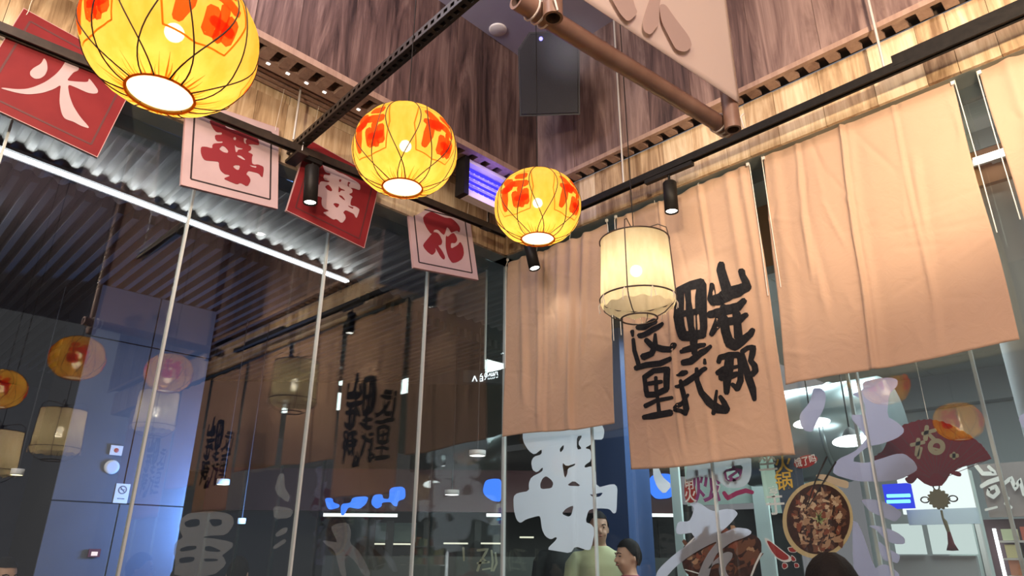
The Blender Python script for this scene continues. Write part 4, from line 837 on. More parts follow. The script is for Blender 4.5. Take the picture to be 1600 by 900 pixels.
for r0, r1, M in ((15.5, 13.0, emis('violet_ring', (0.25, 0.27, 0.85), 0.7)), (6.5, 0, M_BLUESIGN)):
    o_ = [(990 + r0 * math.cos(q) * (1 if r1 else 1 + 0.18 * math.cos(5 * q)), 772 + r0 * math.sin(q)) for q in [2 * math.pi * k / 40 for k in range(40)]]; P_ = [o_]
    if r1: P_.append([(990 + r1 * math.cos(q), 772 + r1 * math.sin(q)) for q in [2 * math.pi * k / 40 for k in range(40)]])
    mb = MB(); glyph(mb, PF, P_, 0.10, 0.02, smooth=0); mb.build('round_emblem', M, fs_)
light('shop_fill', 'AREA', PF.p3(0.2, 1.9, 0.9), 6, (0.85, 1.0, 0.95), aim=PF.p3(0.2, 1.0, -1.2), size=2.0, size_y=0.5)
# round pier lamp, sign lights hanging in the arcade
def small_lamp(px, py, t_, w, label, col=(1, 1, 1), st_=6):
    p_ = along(px, py, t_); o = thing('arcade_downlight', label, 'lamp', tuple(p_)); MB().lathe([(0.0001, 0), (w, 0)], 20, 0, p_, Matrix.Rotation(math.pi, 3, 'X')).build('lens', emis('downlight_lens', col, st_), o)
    MB().lathe([(w, -0.002), (w * 1.12, 0.0), (w * 1.1, 0.05), (0.0001, 0.05)], 20, 0, p_).build('case', M_WHITE, o); MB().tube([p_ + Z * 0.05, Vector((p_.x, p_.y, 3.80 if p_.y < 0.2 and p_.x < 0 else 3.6))], 0.006, 6).build('stem', M_FIN, o)
small_lamp(706, 773, 8.0, 0.075, 'white downlight hanging between the far blue signs', (1, 1, 0.97), 5)
small_lamp(746, 712, 7.0, 0.075, 'pale downlight above the far shop near the corner seam', (1, 1, 0.95), 3)
small_lamp(348, 757, 7.6, 0.055, 'pale green downlight right of the blue grey pier', (0.8, 1, 0.85), 4)
small_lamp(377, 818, 7.6, 0.035, 'tiny cold downlight low right of the blue grey pier', (0.6, 0.95, 1), 3)
small_lamp(26, 742, 7.4, 0.045, 'warm downlight at the far left behind the glass', (1, 0.85, 0.45), 4)
# illuminated wayfinding sign
PWS = Plane(along(760, 590, 7.6), Vector((0.681, 0.732, 0)), Z)
if PWS.n.dot(CAM - PWS.o) < 0: PWS.n = -PWS.n
ws = thing('wayfinding_sign', 'small lit white wayfinding sign beside the corner seam', 'sign', tuple(PWS.o))
MB().obox(PWS.p3(*PWS.uv(758, 588), -0.03), PWS.ux, PWS.uy, PWS.n, 0.24, 0.07, 0.02).build('sign_box', M_FIN, ws)
MB().tube([PWS.p3(*PWS.uv(758, 578), -0.03), PWS.p3(PWS.uv(758, 578)[0], 3.8 - PWS.o.z, -0.03)], 0.008, 6).build('hanger', M_FIN, ws)
M_SIGNW = emis('sign_white', (0.85, 0.95, 1.0), 1.6); sw = lambda pts: crop(700, 540, 9.0, pts)
mb = MB(); mp_ = lambda x, y: PWS.p3(*PWS.uv(x, y), 0.0)
for s_ in ([(345, 500, 16), (375, 430, 16)], [(375, 430, 16), (405, 500, 16)], [(440, 440, 14), (445, 500, 14)], [(485, 430, 14), (488, 495, 14)], [(440, 440, 12), (485, 428, 12)], [(445, 470, 10), (485, 465, 10)], [(443, 500, 12), (488, 495, 12)], [(455, 420, 10), (475, 395, 10)], [(520, 395, 9), (515, 430, 9), (530, 450, 9), (550, 435, 9), (552, 400, 9), (535, 388, 9), (520, 395, 9)], [(530, 440, 8), (535, 400, 8), (545, 410, 8), (535, 420, 8)],
           [(515, 480, 10), (528, 462, 10)], [(570, 430, 12), (590, 390, 12)], [(590, 390, 12), (605, 430, 12)], [(615, 385, 12), (620, 425, 12), (640, 420, 12), (640, 380, 12)], [(655, 420, 12), (665, 375, 12), (695, 372, 12), (690, 400, 12), (700, 415, 12)], [(565, 475, 8), (567, 455, 8)], [(580, 472, 8), (600, 455, 8)], [(610, 470, 8), (630, 450, 8)], [(640, 465, 8), (660, 440, 8)], [(680, 450, 10), (700, 440, 10)]): mb.strip(sw(s_), mp_, sub=3)
mb.build('lit_lettering', M_SIGNW, ws)
# second thin hanger of the arcade seen beside the corner
pc_ = PX(-0.35).at(761, 415); tag(MB().tube([(pc_.x, pc_.y, 3.72), (pc_.x, pc_.y, PX(-0.35).at(759, 577).z)], 0.009, 8).build('ceiling_hanger', M_SEAM), 'pale thin hanger rod outside the left glass near the corner seam', 'rod')
# lettering on the left glass; the grey film imitates reflected characters
PLG = PX(-0.010)
ZH = [[(300, 350), (420, 335), (520, 330), (640, 345), (700, 380), (705, 450), (640, 540), (500, 545), (420, 560), (530, 570), (690, 600), (700, 640), (640, 690), (600, 720), (620, 740), (640, 800), (520, 900), (180, 900), (185, 830), (190, 740), (175, 700), (190, 600), (260, 560), (240, 520), (220, 470), (240, 400)]]
ZHH = [[(265, 430), (330, 400), (405, 400), (405, 460), (290, 475)], [(480, 400), (600, 400), (600, 450), (520, 470)], [(230, 660), (300, 635), (378, 635), (375, 665), (235, 690)], [(450, 640), (500, 635), (600, 680), (560, 690), (450, 680)], [(222, 745), (300, 730), (365, 735), (350, 775), (230, 790)], [(440, 745), (570, 750), (560, 770), (450, 775)]]
mb = MB(); glyph(mb, PLG, [crop(240, 740, 5.625, ZH[0])] + [crop(240, 740, 5.625, s_) for s_ in ZHH], 0, 0.001); tag(mb.build('film_lettering', M_GHOST), 'grey reflection of a heavy character in the left glass, right of the pier', 'lettering')
mb = MB()
for s_ in ([(180, 520), (230, 490), (320, 480), (345, 560), (330, 640), (400, 700), (460, 800), (500, 900), (440, 900), (380, 790), (300, 720), (290, 800), (310, 900), (265, 900), (240, 800), (215, 700), (150, 660), (115, 620), (190, 630), (240, 640)],): glyph(mb, PLG, [crop(480, 720, 5.0, s_)], 0, 0.001)
tag(mb.build('film_lettering', M_GHOST), 'grey reflection of a brush character in the left glass below the blue sign', 'lettering')
mb = MB()
for s_ in ([(1050, 300), (1080, 285), (1190, 300), (1230, 330), (1200, 390), (1060, 400)], [(1070, 530), (1130, 480), (1180, 470), (1170, 520), (1080, 560)], [(1050, 640), (1150, 570), (1170, 600), (1060, 670)], [(1100, 0), (1150, 0), (1150, 120), (1200, 200), (1180, 260), (1060, 160)]): glyph(mb, PLG, [crop(240, 740, 5.625, s_)], 0, 0.001)
tag(mb.build('film_lettering', M_GHOST), 'grey reflection of broken strokes in the left glass beside the second seam', 'lettering')
mb = MB(); mo = lambda x, y: PLG.p3(*PLG.uv(x, y), 0.0)
for s_ in ([(1330, 700, 20), (1410, 690, 22), (1370, 760, 18), (1400, 790, 16)], [(1360, 770, 18), (1330, 860, 20)], [(1330, 800, 16), (1420, 790, 18)], [(1440, 700, 16), (1450, 790, 18), (1440, 860, 16)], [(1470, 720, 16), (1480, 800, 18), (1455, 860, 16)], [(1220, 680, 18), (1225, 780, 14)], [(1370, 850, 14), (1430, 840, 14)]): mb.strip(crop(480, 720, 5.0, s_), mo, sub=3)
tag(mb.build('film_lettering', mat('pale_green_film', (0.34, 0.36, 0.27), 0.7)), 'thin pale green outlined character low on the left glass near the corner', 'lettering')
# ================================================================== OUTSIDE, RIGHT OF THE CORNER
PS = PY(0.010)
PO_W = [(108, 128), (120, 60), (345, 40), (470, 30), (545, 40), (615, 55), (633, 95), (622, 150), (580, 152), (550, 150), (550, 180), (505, 205), (545, 215), (548, 285), (505, 315), (505, 332), (550, 320), (575, 340), (580, 460), (690, 432), (715, 455), (712, 530), (708, 615), (690, 625), (665, 595), (620, 590), (560, 592), (528, 605), (510, 678), (545, 690), (572, 725), (548, 848), (525, 860), (445, 832), (415, 878), (320, 862), (262, 853), (330, 785), (322, 772), (290, 790), (255, 770), (232, 725), (222, 640), (200, 640), (130, 660), (95, 685), (70, 665), (52, 600), (50, 515), (75, 492), (150, 480), (148, 430), (165, 390), (235, 355), (240, 325), (200, 362), (172, 345), (163, 295), (180, 260), (230, 245), (232, 210), (185, 248), (150, 225), (115, 170)]
PO_WH = [[(345, 210), (372, 182), (372, 210), (350, 235)], [(455, 130), (492, 123), (462, 175), (488, 210), (455, 215)], [(360, 295), (390, 322), (448, 302), (440, 318), (398, 335), (395, 370), (378, 402)], [(388, 445), (435, 412), (487, 450)], [(220, 435), (235, 400), (258, 383), (290, 405), (306, 430), (295, 462), (225, 468)], [(535, 500), (560, 502), (625, 487), (605, 515), (560, 520)], [(358, 625), (380, 597), (408, 580), (436, 572), (420, 635), (400, 645)]]
def film(polys_list, label, M=None, off=0.0, group='white film characters on the right glass', th=0.001, smooth=1, name='film_lettering'):
    mb = MB()
    for polys in polys_list: glyph(mb, PS, polys, off, th, smooth=smooth)
    return tag(mb.build(name, M or M_STICK), label, 'lettering', group)
k4 = lambda pts: crop(790, 650, 4.0909, pts)
film([[k4(PO_W)] + [k4(s_) for s_ in PO_WH]], 'big white grandmother character on the glass below the plain corner cloth')
ka = lambda pts: crop(1010, 700, 4.5, pts)
ZHU = [(297, 393), (345, 382), (372, 385), (440, 432), (480, 445), (560, 428), (615, 432), (640, 455), (640, 470), (600, 520), (560, 560), (510, 600), (515, 608), (620, 562), (650, 560), (710, 567), (738, 585), (735, 605), (690, 630), (600, 660), (500, 735), (470, 790), (430, 930), (350, 930), (400, 800), (440, 730), (505, 650), (420, 690), (300, 760), (200, 840), (120, 930), (60, 930), (75, 870), (110, 825), (200, 745), (330, 650), (345, 635), (322, 605), (318, 595), (250, 607), (215, 607), (205, 570), (225, 515), (300, 518), (325, 470), (335, 415)]
ZHU2 = [(435, 845), (470, 800), (540, 740), (575, 728), (607, 738), (603, 775), (555, 835), (560, 875), (600, 930), (525, 930), (508, 860), (515, 808), (480, 815), (445, 848)]
film([[ka(ZHU)], [ka(ZHU2)]], 'big white brush character below the lettered cloth', M=M_STICK3)
film([[ka([(45, 120), (80, 120), (110, 200), (182, 262), (125, 327), (75, 275), (48, 200)])]], 'white comma shaped stroke under the left corner of the lettered cloth')
film([[ka([(290, 100), (470, 80), (735, 50), (740, 180), (720, 240), (690, 270), (650, 282), (560, 280), (500, 225), (430, 205), (350, 205), (310, 230), (275, 235)]), ka([(540, 165), (600, 125), (680, 120), (670, 190), (620, 240), (560, 230)])]], 'greyish white curved stroke just under the lettered cloth', M=trans_mat('thin_film', (0.55, 0.56, 0.60), (0.62, 0.64, 0.68), 0.5, clear=0.3))
kb = lambda pts: crop(1230, 570, 4.0909, pts)
film([[kb([(165, 150), (210, 148), (240, 170), (248, 215), (235, 280), (190, 360), (165, 420), (150, 430), (110, 420), (85, 385), (77, 320), (140, 245), (158, 195)])],
      [kb([(480, 110), (560, 90), (660, 80), (705, 95), (708, 130), (650, 190), (638, 330), (700, 365), (745, 405), (745, 435), (700, 470), (600, 508), (515, 520), (405, 615), (500, 630), (600, 600), (690, 570), (750, 567), (810, 615), (832, 655), (825, 680), (720, 735), (600, 748), (440, 745), (290, 700), (300, 640), (330, 600), (400, 570), (450, 540), (500, 480), (512, 465), (390, 320), (505, 320), (490, 225), (405, 187), (485, 165)])]], 'lilac white life character left of the red fan', M=M_STICK2)
kc = lambda pts: crop(1320, 760, 6.4286, pts)
film([[kc([(75, 350), (120, 350), (180, 470), (300, 830), (345, 795), (400, 780), (470, 810), (550, 880), (540, 930), (120, 930), (80, 760)])], [kc([(165, 145), (185, 128), (270, 130), (370, 145), (480, 195), (585, 272), (510, 358), (440, 330), (300, 275), (240, 240)])], [kc([(235, 395), (300, 390), (430, 420), (530, 465), (603, 520), (603, 580), (500, 580), (410, 540), (330, 450), (290, 420)])], [kc([(330, 540), (400, 600), (480, 650), (555, 690), (548, 745), (525, 775), (480, 755), (390, 745), (350, 660)])]], 'lilac white character of slanting strokes right of the hotpot print', M=M_STICK2)
film([[[(1590, 652), (1606, 642), (1612, 676), (1600, 672)]]], 'tip of a lilac white stroke at the right edge of the picture', M=M_STICK2)
# printed films further out on the glass
M_PURP = mat('purple_film', (0.26, 0.06, 0.22), 0.6); M_REDF = mat('red_film', (0.34, 0.03, 0.03), 0.6); M_PALE = mat('pale_letter', (0.80, 0.80, 0.82), 0.6); M_GOLD = mat('gold_letter', (0.80, 0.50, 0.08), 0.5); M_NAVY = mat('navy_film', (0.055, 0.085, 0.14), 0.5)
kd = lambda pts: crop(1060, 710, 8.421, pts)
def print_thing(name, label, cat): return thing(name, label, cat, tuple(PS.at(1150, 800)))
t = print_thing('print_decal', 'red oval film reading open fire beside purple stir fry lettering', 'decal')
mb = MB(); glyph(mb, PS, [kd([(80, 330), (200, 320), (215, 460), (230, 520), (225, 590), (180, 635), (120, 635), (75, 570), (70, 450)])], -0.006, 0.001, smooth=2); mb.build('oval', M_REDF, t)
mb = MB(); letters(mb, PS, '明', *kd([(138, 395)])[0], 0.070, -0.004, sx=0.85); letters(mb, PS, '火', *kd([(152, 550)])[0], 0.082, -0.004); mb.build('lettering', M_PALE, t)
t = print_thing('print_decal', 'purple stir fry character with pale outline left of the seam', 'decal')
mb = MB(); letters(mb, PS, '炒', *kd([(365, 440)])[0], 0.195, -0.006, sx=0.95); mb.build('lettering', M_PURP, t)
mb = MB(); vs_, f_ = text2d('炒', 0.205, 0.001); u_, v_ = PS.uv(*kd([(365, 440)])[0]); mb.add([PS.p3(u_ + w.x * 0.97, v_ + w.y, -0.009 + w.z) for w in vs_], f_); mb.build('outline', M_PALE, t)
t = print_thing('print_decal', 'purple and red fish character under the lettered cloth', 'decal')
mb = MB(); my = lambda x, y: PS.p3(*PS.uv(x, y), -0.006)
for s_ in ([(600, 230, 40), (620, 330, 40), (660, 370, 35)], [(600, 220, 30), (720, 190, 40), (820, 210, 45), (810, 300, 40), (720, 340, 40)], [(660, 300, 40), (760, 230, 35)], [(640, 370, 40), (700, 320, 45), (760, 370, 35)], [(720, 90, 40), (715, 180, 40)], [(510, 260, 30), (505, 310, 26)], [(500, 500, 36), (530, 600, 40)], [(440, 400, 30), (410, 560, 34), (385, 600, 20)]): mb.strip(kd(s_), my, sub=4)
mb.build('upper_strokes', M_PURP, t)
mb = MB(); mb.strip(kd([(590, 500, 50), (640, 575, 60), (760, 510, 62), (880, 475, 62), (970, 500, 50)]), my, sub=5); mb.build('long_stroke', mat('plum_film', (0.34, 0.03, 0.13), 0.6), t)
t = print_thing('print_poster', 'narrow navy poster with gold hotpot lettering beside the bowl print', 'poster')
mb = MB(); glyph(mb, PS, [[(1206, 716), (1248, 709), (1262, 802), (1222, 808)]], -0.012, 0.002, smooth=0); mb.build('sheet', M_NAVY, t)
mb = MB(); letters(mb, PS, '火', *kd([(1372, 140)])[0], 0.100, -0.008); letters(mb, PS, '锅', *kd([(1380, 365)])[0], 0.098, -0.008); mb.build('lettering', M_GOLD, t)
t = print_thing('print_decal', 'pale vertical lettering on a mint strip left of the gold lettering', 'decal')
mb = MB(); glyph(mb, PS, [[(1184, 716), (1204, 712), (1221, 782), (1194, 786)]], -0.013, 0.001, smooth=0); mb.build('strip', trans_mat('mint_film', (0.50, 0.62, 0.55), (0.55, 0.68, 0.60), 0.5, clear=0.3), t)
mb = MB(); letters(mb, PS, '坐', *kd([(1160, 110)])[0], 0.11, -0.010); letters(mb, PS, '于', *kd([(1265, 680)])[0], 0.11, -0.010); letters(mb, PS, '亨', *kd([(1245, 500)])[0], 0.06, -0.010); mb.build('lettering', M_PALE, t)
t = print_thing('print_decal', 'small red oval film with white slanted lettering above the bowl print', 'decal')
cx_, cy_ = 1258, 721; e_ = [(cx_ + 19 * math.cos(q) * math.cos(-0.28) - 9.5 * math.sin(q) * math.sin(-0.28), cy_ + 19 * math.cos(q) * math.sin(-0.28) + 9.5 * math.sin(q) * math.cos(-0.28)) for q in [2 * math.pi * k / 30 for k in range(30)]]
mb = MB(); glyph(mb, PS, [e_], -0.006, 0.001, smooth=0); mb.build('oval', M_REDF, t)
mb = MB(); letters(mb, PS, '饿了吗', cx_, cy_, 0.050, -0.004, rot=0.12, sx=0.78); mb.build('lettering', M_PALE, t)
# hotpot bowl print
M_RIMT = mat('print_rim', (0.62, 0.47, 0.26), 0.6); M_BROTH = mat('print_broth', (0.030, 0.010, 0.008), 0.5, noise=(0.075, 0.02, 0.014), nscale=25)
MEATS = [mat('print_meat', c_, 0.6) for c_ in ((0.44, 0.25, 0.15), (0.17, 0.065, 0.036), (0.64, 0.44, 0.29), (0.04, 0.013, 0.010), (0.24, 0.06, 0.03))]
M_GREEN = mat('print_green', (0.42, 0.52, 0.20), 0.6); M_SKINP = mat('print_hand', (0.66, 0.50, 0.36), 0.6)
hp = print_thing('hotpot_print', 'round print of a hotpot bowl full of meat stuck on the glass', 'decal')
ell = lambda cx, cy, rx, ry, n=40, a=0.12: [(cx + rx * math.cos(q) * math.cos(a) - ry * math.sin(q) * math.sin(a), cy + rx * math.cos(q) * math.sin(a) + ry * math.sin(q) * math.cos(a)) for q in [2 * math.pi * k / n for k in range(n)]]
mb = MB(); glyph(mb, PS, [ell(1277, 812, 55, 61)], -0.006, 0.001, smooth=0); mb.build('bowl_rim', M_RIMT, hp)
mb = MB(); glyph(mb, PS, [ell(1278, 811, 49.5, 55)], -0.005, 0.001, smooth=0); mb.build('broth', M_BROTH, hp)
rr = random.Random(9); mbs = [MB() for _ in MEATS]
def blob(cx, cy, r, n=9, st=0.45, el=1.0, a=0.0):
    out = []
    for k in range(n):
        q = 2 * math.pi * k / n; w = r * rr.uniform(1 - st, 1 + st); x, y = w * math.cos(q) * el, w * math.sin(q); out.append((cx + x * math.cos(a) - y * math.sin(a), cy + x * math.sin(a) + y * math.cos(a)))
    return out
lay = 0
def bits(n, cx, cy, rx, ry, lo, hi, base):
    for k in range(n):
        q = rr.uniform(0, 6.28); w = math.sqrt(rr.random()); x, y = cx + rx * w * math.cos(q), cy + ry * w * math.sin(q)
        pts = blob(x, y, rr.uniform(lo, hi), st=0.6, el=rr.uniform(1.0, 2.4), a=rr.uniform(0, 3.14)); off = base + 0.00002 * k; mi = rr.choice([0, 0, 1, 1, 2, 3, 3, 4])
        c_ = PS.p3(*PS.uv(x, y), off); vs_ = [c_] + [PS.p3(*PS.uv(*p_), off) for p_ in pts]; mbs[mi].add(vs_, [(0, i + 1, (i + 1) % len(pts) + 1) for i in range(len(pts))])
bits(230, 1279, 814, 41, 46, 1.5, 4.8, -0.0042)
for q_, M in zip(mbs, MEATS): q_.build('meat_slices', M, hp)
mb = MB()
for k in range(26):
    q = rr.uniform(0, 6.28); r_ = rr.uniform(2, 11); a_ = rr.uniform(0, 6.28); x, y = 1281 + 0.5 * r_ * math.cos(q), 809 + 0.6 * r_ * math.sin(q); mb.strip([(x, y, 1.2), (x + 6 * math.cos(a_), y + 6 * math.sin(a_), 1.1)], lambda x, y: PS.p3(*PS.uv(x, y), 0.0006), sub=1)
mb.build('green_onion', M_GREEN, hp)
mb = MB(); glyph(mb, PS, [[(1274, 741), (1290, 741), (1310, 748), (1326, 752), (1325, 764), (1310, 760), (1290, 752), (1276, 747)]], -0.004, 0.001, smooth=2); mb.build('hand_print', M_SKINP, hp)
mb = MB(); mo = lambda x, y: PS.p3(*PS.uv(x, y), 0.0012)
for s_ in ([(1292, 714, 3), (1274, 752, 2.4), (1260, 795, 1.8)], [(1306, 722, 3), (1285, 756, 2.2), (1263, 792, 1.6)]): mb.strip(s_, mo, sub=4)
mb.build('chopsticks', M_INK, hp)
ch = print_thing('chili_print', 'dark red chili pepper print with white outline left of the bowl print', 'decal')
kp = lambda pts: crop(1200, 720, 5.0, pts)
for off, gr, M, nm in ((-0.010, 1.25, M_PALE, 'outline'), (-0.0085, 1.0, M_REDF, 'pepper')):
    mb = MB()
    for cs in ([(-20, 620), (10, 628), (60, 670), (110, 710), (155, 745), (155, 770), (110, 778), (60, 750), (20, 700)], [(178, 738), (205, 760), (210, 780), (185, 785), (175, 765)], [(150, 680), (190, 675), (225, 700), (200, 715), (165, 710)], [(110, 800), (140, 805), (145, 830), (118, 845), (105, 825)], [(200, 800), (230, 805), (235, 830), (205, 835)]):
        cx_ = sum(p_[0] for p_ in cs) / len(cs); cy_ = sum(p_[1] for p_ in cs) / len(cs); glyph(mb, PS, [kp([(cx_ + (p_[0] - cx_) * gr, cy_ + (p_[1] - cy_) * gr) for p_ in cs])], off, 0.0008, smooth=2)
    mb.build(nm, M, ch)
dp = print_thing('meat_dish_print', 'print of a plate of dark braised meat behind the white brush character', 'decal')
mb = MB(); glyph(mb, PS, [ka([(230, 720), (300, 640), (520, 560), (700, 590), (800, 640), (800, 760), (730, 930), (330, 930), (250, 860)])], -0.014, 0.001, smooth=2); mb.build('dish', M_BROTH, dp)
mbs = [MB() for _ in MEATS]; bits(120, 1126, 862, 56, 30, 2.5, 7, -0.0128); 
for q_, M in zip(mbs, [MEATS[4], MEATS[1], MEATS[0], MEATS[3], MEATS[1]]): q_.build('meat_pieces', M, dp)
mb = MB()
for s_ in ([(800, 740, 14), (760, 820, 14), (730, 900, 14)], [(265, 855, 8), (370, 885, 8)], [(330, 630, 10), (270, 690, 10)]): mb.strip(ka(s_), lambda x, y: PS.p3(*PS.uv(x, y), -0.0115), sub=3)
mb.build('plate_edge', M_PALE, dp)
# red fan and knot hanging outside the glass
PFN = PY(0.16); M_FAN = trans_mat('fan_maroon', (0.19, 0.025, 0.035), (0.16, 0.02, 0.03), 0.25); M_FANGOLD = mat('fan_gold', (0.27, 0.23, 0.14), 0.6)
kf = lambda pts: crop(1380, 640, 4.5, pts)
fan = thing('paper_fan', 'dark red folding fan with pale fortune character hanging outside the glass', 'fan', tuple(PFN.at(1465, 740)))
arc = []; A_ = [(-60, 330), (0, 290), (60, 160), (150, 105), (250, 75), (330, 68), (420, 85), (520, 125), (610, 180), (690, 245), (730, 295), (762, 345)]
for a, b in zip(A_, A_[1:]):
    n_ = 4
    for k in range(n_): arc.append((a[0] + (b[0] - a[0]) * k / n_, a[1] + (b[1] - a[1]) * k / n_ + (3 if k % 2 else -3)))
mb = MB(); glyph(mb, PFN, [kf(arc + [(762, 345), (640, 380), (530, 410), (470, 450), (440, 500), (410, 535), (340, 540), (290, 520), (240, 480), (170, 470), (60, 400), (-60, 360)])], 0, 0.010, smooth=0); mb.build('fan_leaf', M_FAN, fan)
mb = MB(); mf = lambda x, y: PFN.p3(*PFN.uv(x, y), 0.0062)
for k in range(15):
    q = k / 14; i_ = q * (len(A_) - 1.001); a = A_[int(i_)]; b = A_[int(i_) + 1]; w = i_ - int(i_); e_ = (a[0] + (b[0] - a[0]) * w, a[1] + (b[1] - a[1]) * w)
    mb.strip(kf([(380 + (e_[0] - 380) * 0.12, 500 + (e_[1] - 500) * 0.12, 4), (e_[0] * 0.96 + 380 * 0.04, e_[1] * 0.96 + 500 * 0.04, 5)]), mf, sub=2)
mb.build('fold_line', mat('fan_fold', (0.11, 0.015, 0.022), 0.7), fan)
mb = MB(); ring = lambda cx, cy, r0, r1: [kf([(cx + r0 * math.cos(q), cy + r0 * 0.95 * math.sin(q)) for q in [2 * math.pi * k / 24 for k in range(24)]]), kf([(cx + r1 * math.cos(q), cy + r1 * math.sin(q)) for q in [2 * math.pi * k / 24 for k in range(24)]])]
glyph(mb, PFN, ring(378, 262, 62, 26), 0.0066, 0.001, smooth=0); mg = lambda x, y: PFN.p3(*PFN.uv(x, y), 0.0068)
for s_ in ([(310, 120, 30), (300, 210, 34)], [(280, 170, 26), (370, 145, 26)], [(330, 180, 26), (360, 210, 28)], [(250, 210, 30), (240, 320, 34)], [(200, 250, 26), (290, 230, 26)], [(270, 270, 24), (250, 340, 26)], [(480, 325, 30), (525, 325, 30)], [(500, 305, 22), (500, 345, 22)], [(345, 270, 14), (405, 285, 14)]): mb.strip(kf(s_), mg, sub=3)
mb.build('fortune_character', M_FANGOLD, fan)
for s_ in ([(150, 480), (230, 460), (240, 480), (205, 520), (175, 520)], [(460, 445), (520, 430), (550, 450), (545, 470), (520, 470)]):
    mb = MB(); glyph(mb, PFN, [kf(s_)], 0.002, 0.012, smooth=2); mb.build('side_lobe', M_FAN, fan)
u_, v_ = PFN.uv(1450, 655); MB().tube([PFN.p3(u_, v_, 0.0), Vector((PFN.p3(u_, v_).x, 0.16, 3.6))], 0.0015, 5).build('hanging_thread', M_CORD, fan)
M_KNOT = mat('knot_olive', (0.17, 0.16, 0.10), 0.8)
kn = thing('chinese_knot', 'olive round knot charm with tassel hanging below the red fan', 'charm', tuple(PFN.at(1467, 780)))
kk = PFN.at(1467, 780); r_ = 0.043
mb = MB(); pts = [(kk.x + r_ * (1 + 0.10 * math.cos(14 * q)) * math.cos(q), kk.z + r_ * (1 + 0.10 * math.cos(14 * q)) * math.sin(q)) for q in [2 * math.pi * k / 84 for k in range(84)]]; vs_, f_ = fill2d([pts], 0.018); mb.add([(v.x, 0.16 - v.z, v.y) for v in vs_], f_)
mb.build('knot_body', M_KNOT, kn)
for a_ in (0, 90, 180):
    a_ = math.radians(a_); d_ = Vector((math.cos(a_), 0, math.sin(a_))); w_2 = Vector((-d_.z, 0, d_.x)); o_ = kk + d_ * r_ * 0.95
    MB().tube([o_ + d_ * (0.018 + 0.018 * math.cos(q)) + w_2 * 0.013 * math.sin(q) for q in [2 * math.pi * k / 18 for k in range(18)]], 0.0032, 6, closed=True).build('loop', M_INK, kn)
MB().tube([kk - Z * 0.05, kk - Z * 0.085, kk - Z * 0.10 + X * 0.006, kk - Z * 0.15 + X * 0.012], [0.005, 0.0045, 0.009, 0.007], 10).build('tassel_cord', M_KNOT, kn)
MB().lathe([(0.007, 0), (0.013, -0.05), (0.025, -0.080), (0.0001, -0.082)], 16, 0, kk - Z * 0.145 + X * 0.012).build('tassel', mat('tassel_maroon', (0.12, 0.02, 0.025), 0.8), kn)
MB().tube([kk + Z * 0.085, PFN.at(1468, 752)], 0.0016, 5).build('hanging_thread', M_INK, kn)

# mall: ceiling, opposite walls and fittings
M_MALLC = mat('mall_ceiling', (0.55, 0.58, 0.54), 0.6); M_MALLW = mat('mall_wall', (0.42, 0.45, 0.45), 0.5); M_MINT = mat('mint_glass_wall', (0.50, 0.66, 0.60), 0.25)
M_DUCT = mat('steel_duct', (0.42, 0.50, 0.52), 0.28, metal=0.75, noise=(0.34, 0.42, 0.45), nscale=3); M_TAN = mat('tan_board', (0.62, 0.30, 0.14), 0.6)
cm = structroot('ceiling_mall')
ZM = 3.6
for i in range(8):
    for j in range(6): MB().box((0.22 + i * 1.2, 0.17 + j * 1.1, ZM), (1.41 + i * 1.2, 1.26 + j * 1.1, ZM + 0.03)).build('ceiling_panel', M_MALLC, cm)
MB().box((0.2, 0.16, ZM + 0.04), (9.8, 6.9, ZM + 0.08)).build('deck', M_FIN, cm)
wm = struct('wall_mall', MB().box((0.2, 6.7, 0), (9.8, 6.8, ZM)), M_MALLW)
def wallbox(px0, py0, px1, py1, y, th, name, M, parent):
    p_ = PY(y); a, b = p_.at(px0, py0), p_.at(px1, py1); return MB().box((min(a.x, b.x), y, min(a.z, b.z)), (max(a.x, b.x), y + th, max(a.z, b.z))).build(name, M, parent)
mint = thing('mint_partition', 'mint tinted glass partition outside below the lettered cloth', 'partition', tuple(PY(2.15).at(1130, 860)), kind='thing')
wallbox(1066, 690, 1188, 785, 2.15, 0.02, 'upper_pane', M_MINT, mint); wallbox(1192, 690, 1262, 800, 2.15, 0.02, 'upper_pane', M_MINT, mint)
wallbox(1066, 800, 1260, 930, 2.17, 0.02, 'lower_pane', M_SHOPDK, mint)
wallbox(1056, 690, 1062, 940, 2.13, 0.03, 'pane_edge', mat('glass_edge', (0.70, 0.85, 0.84), 0.3), mint); wallbox(1191, 715, 1195, 940, 2.13, 0.03, 'pane_edge', mat('glass_edge', (0.70, 0.85, 0.84), 0.3), mint)
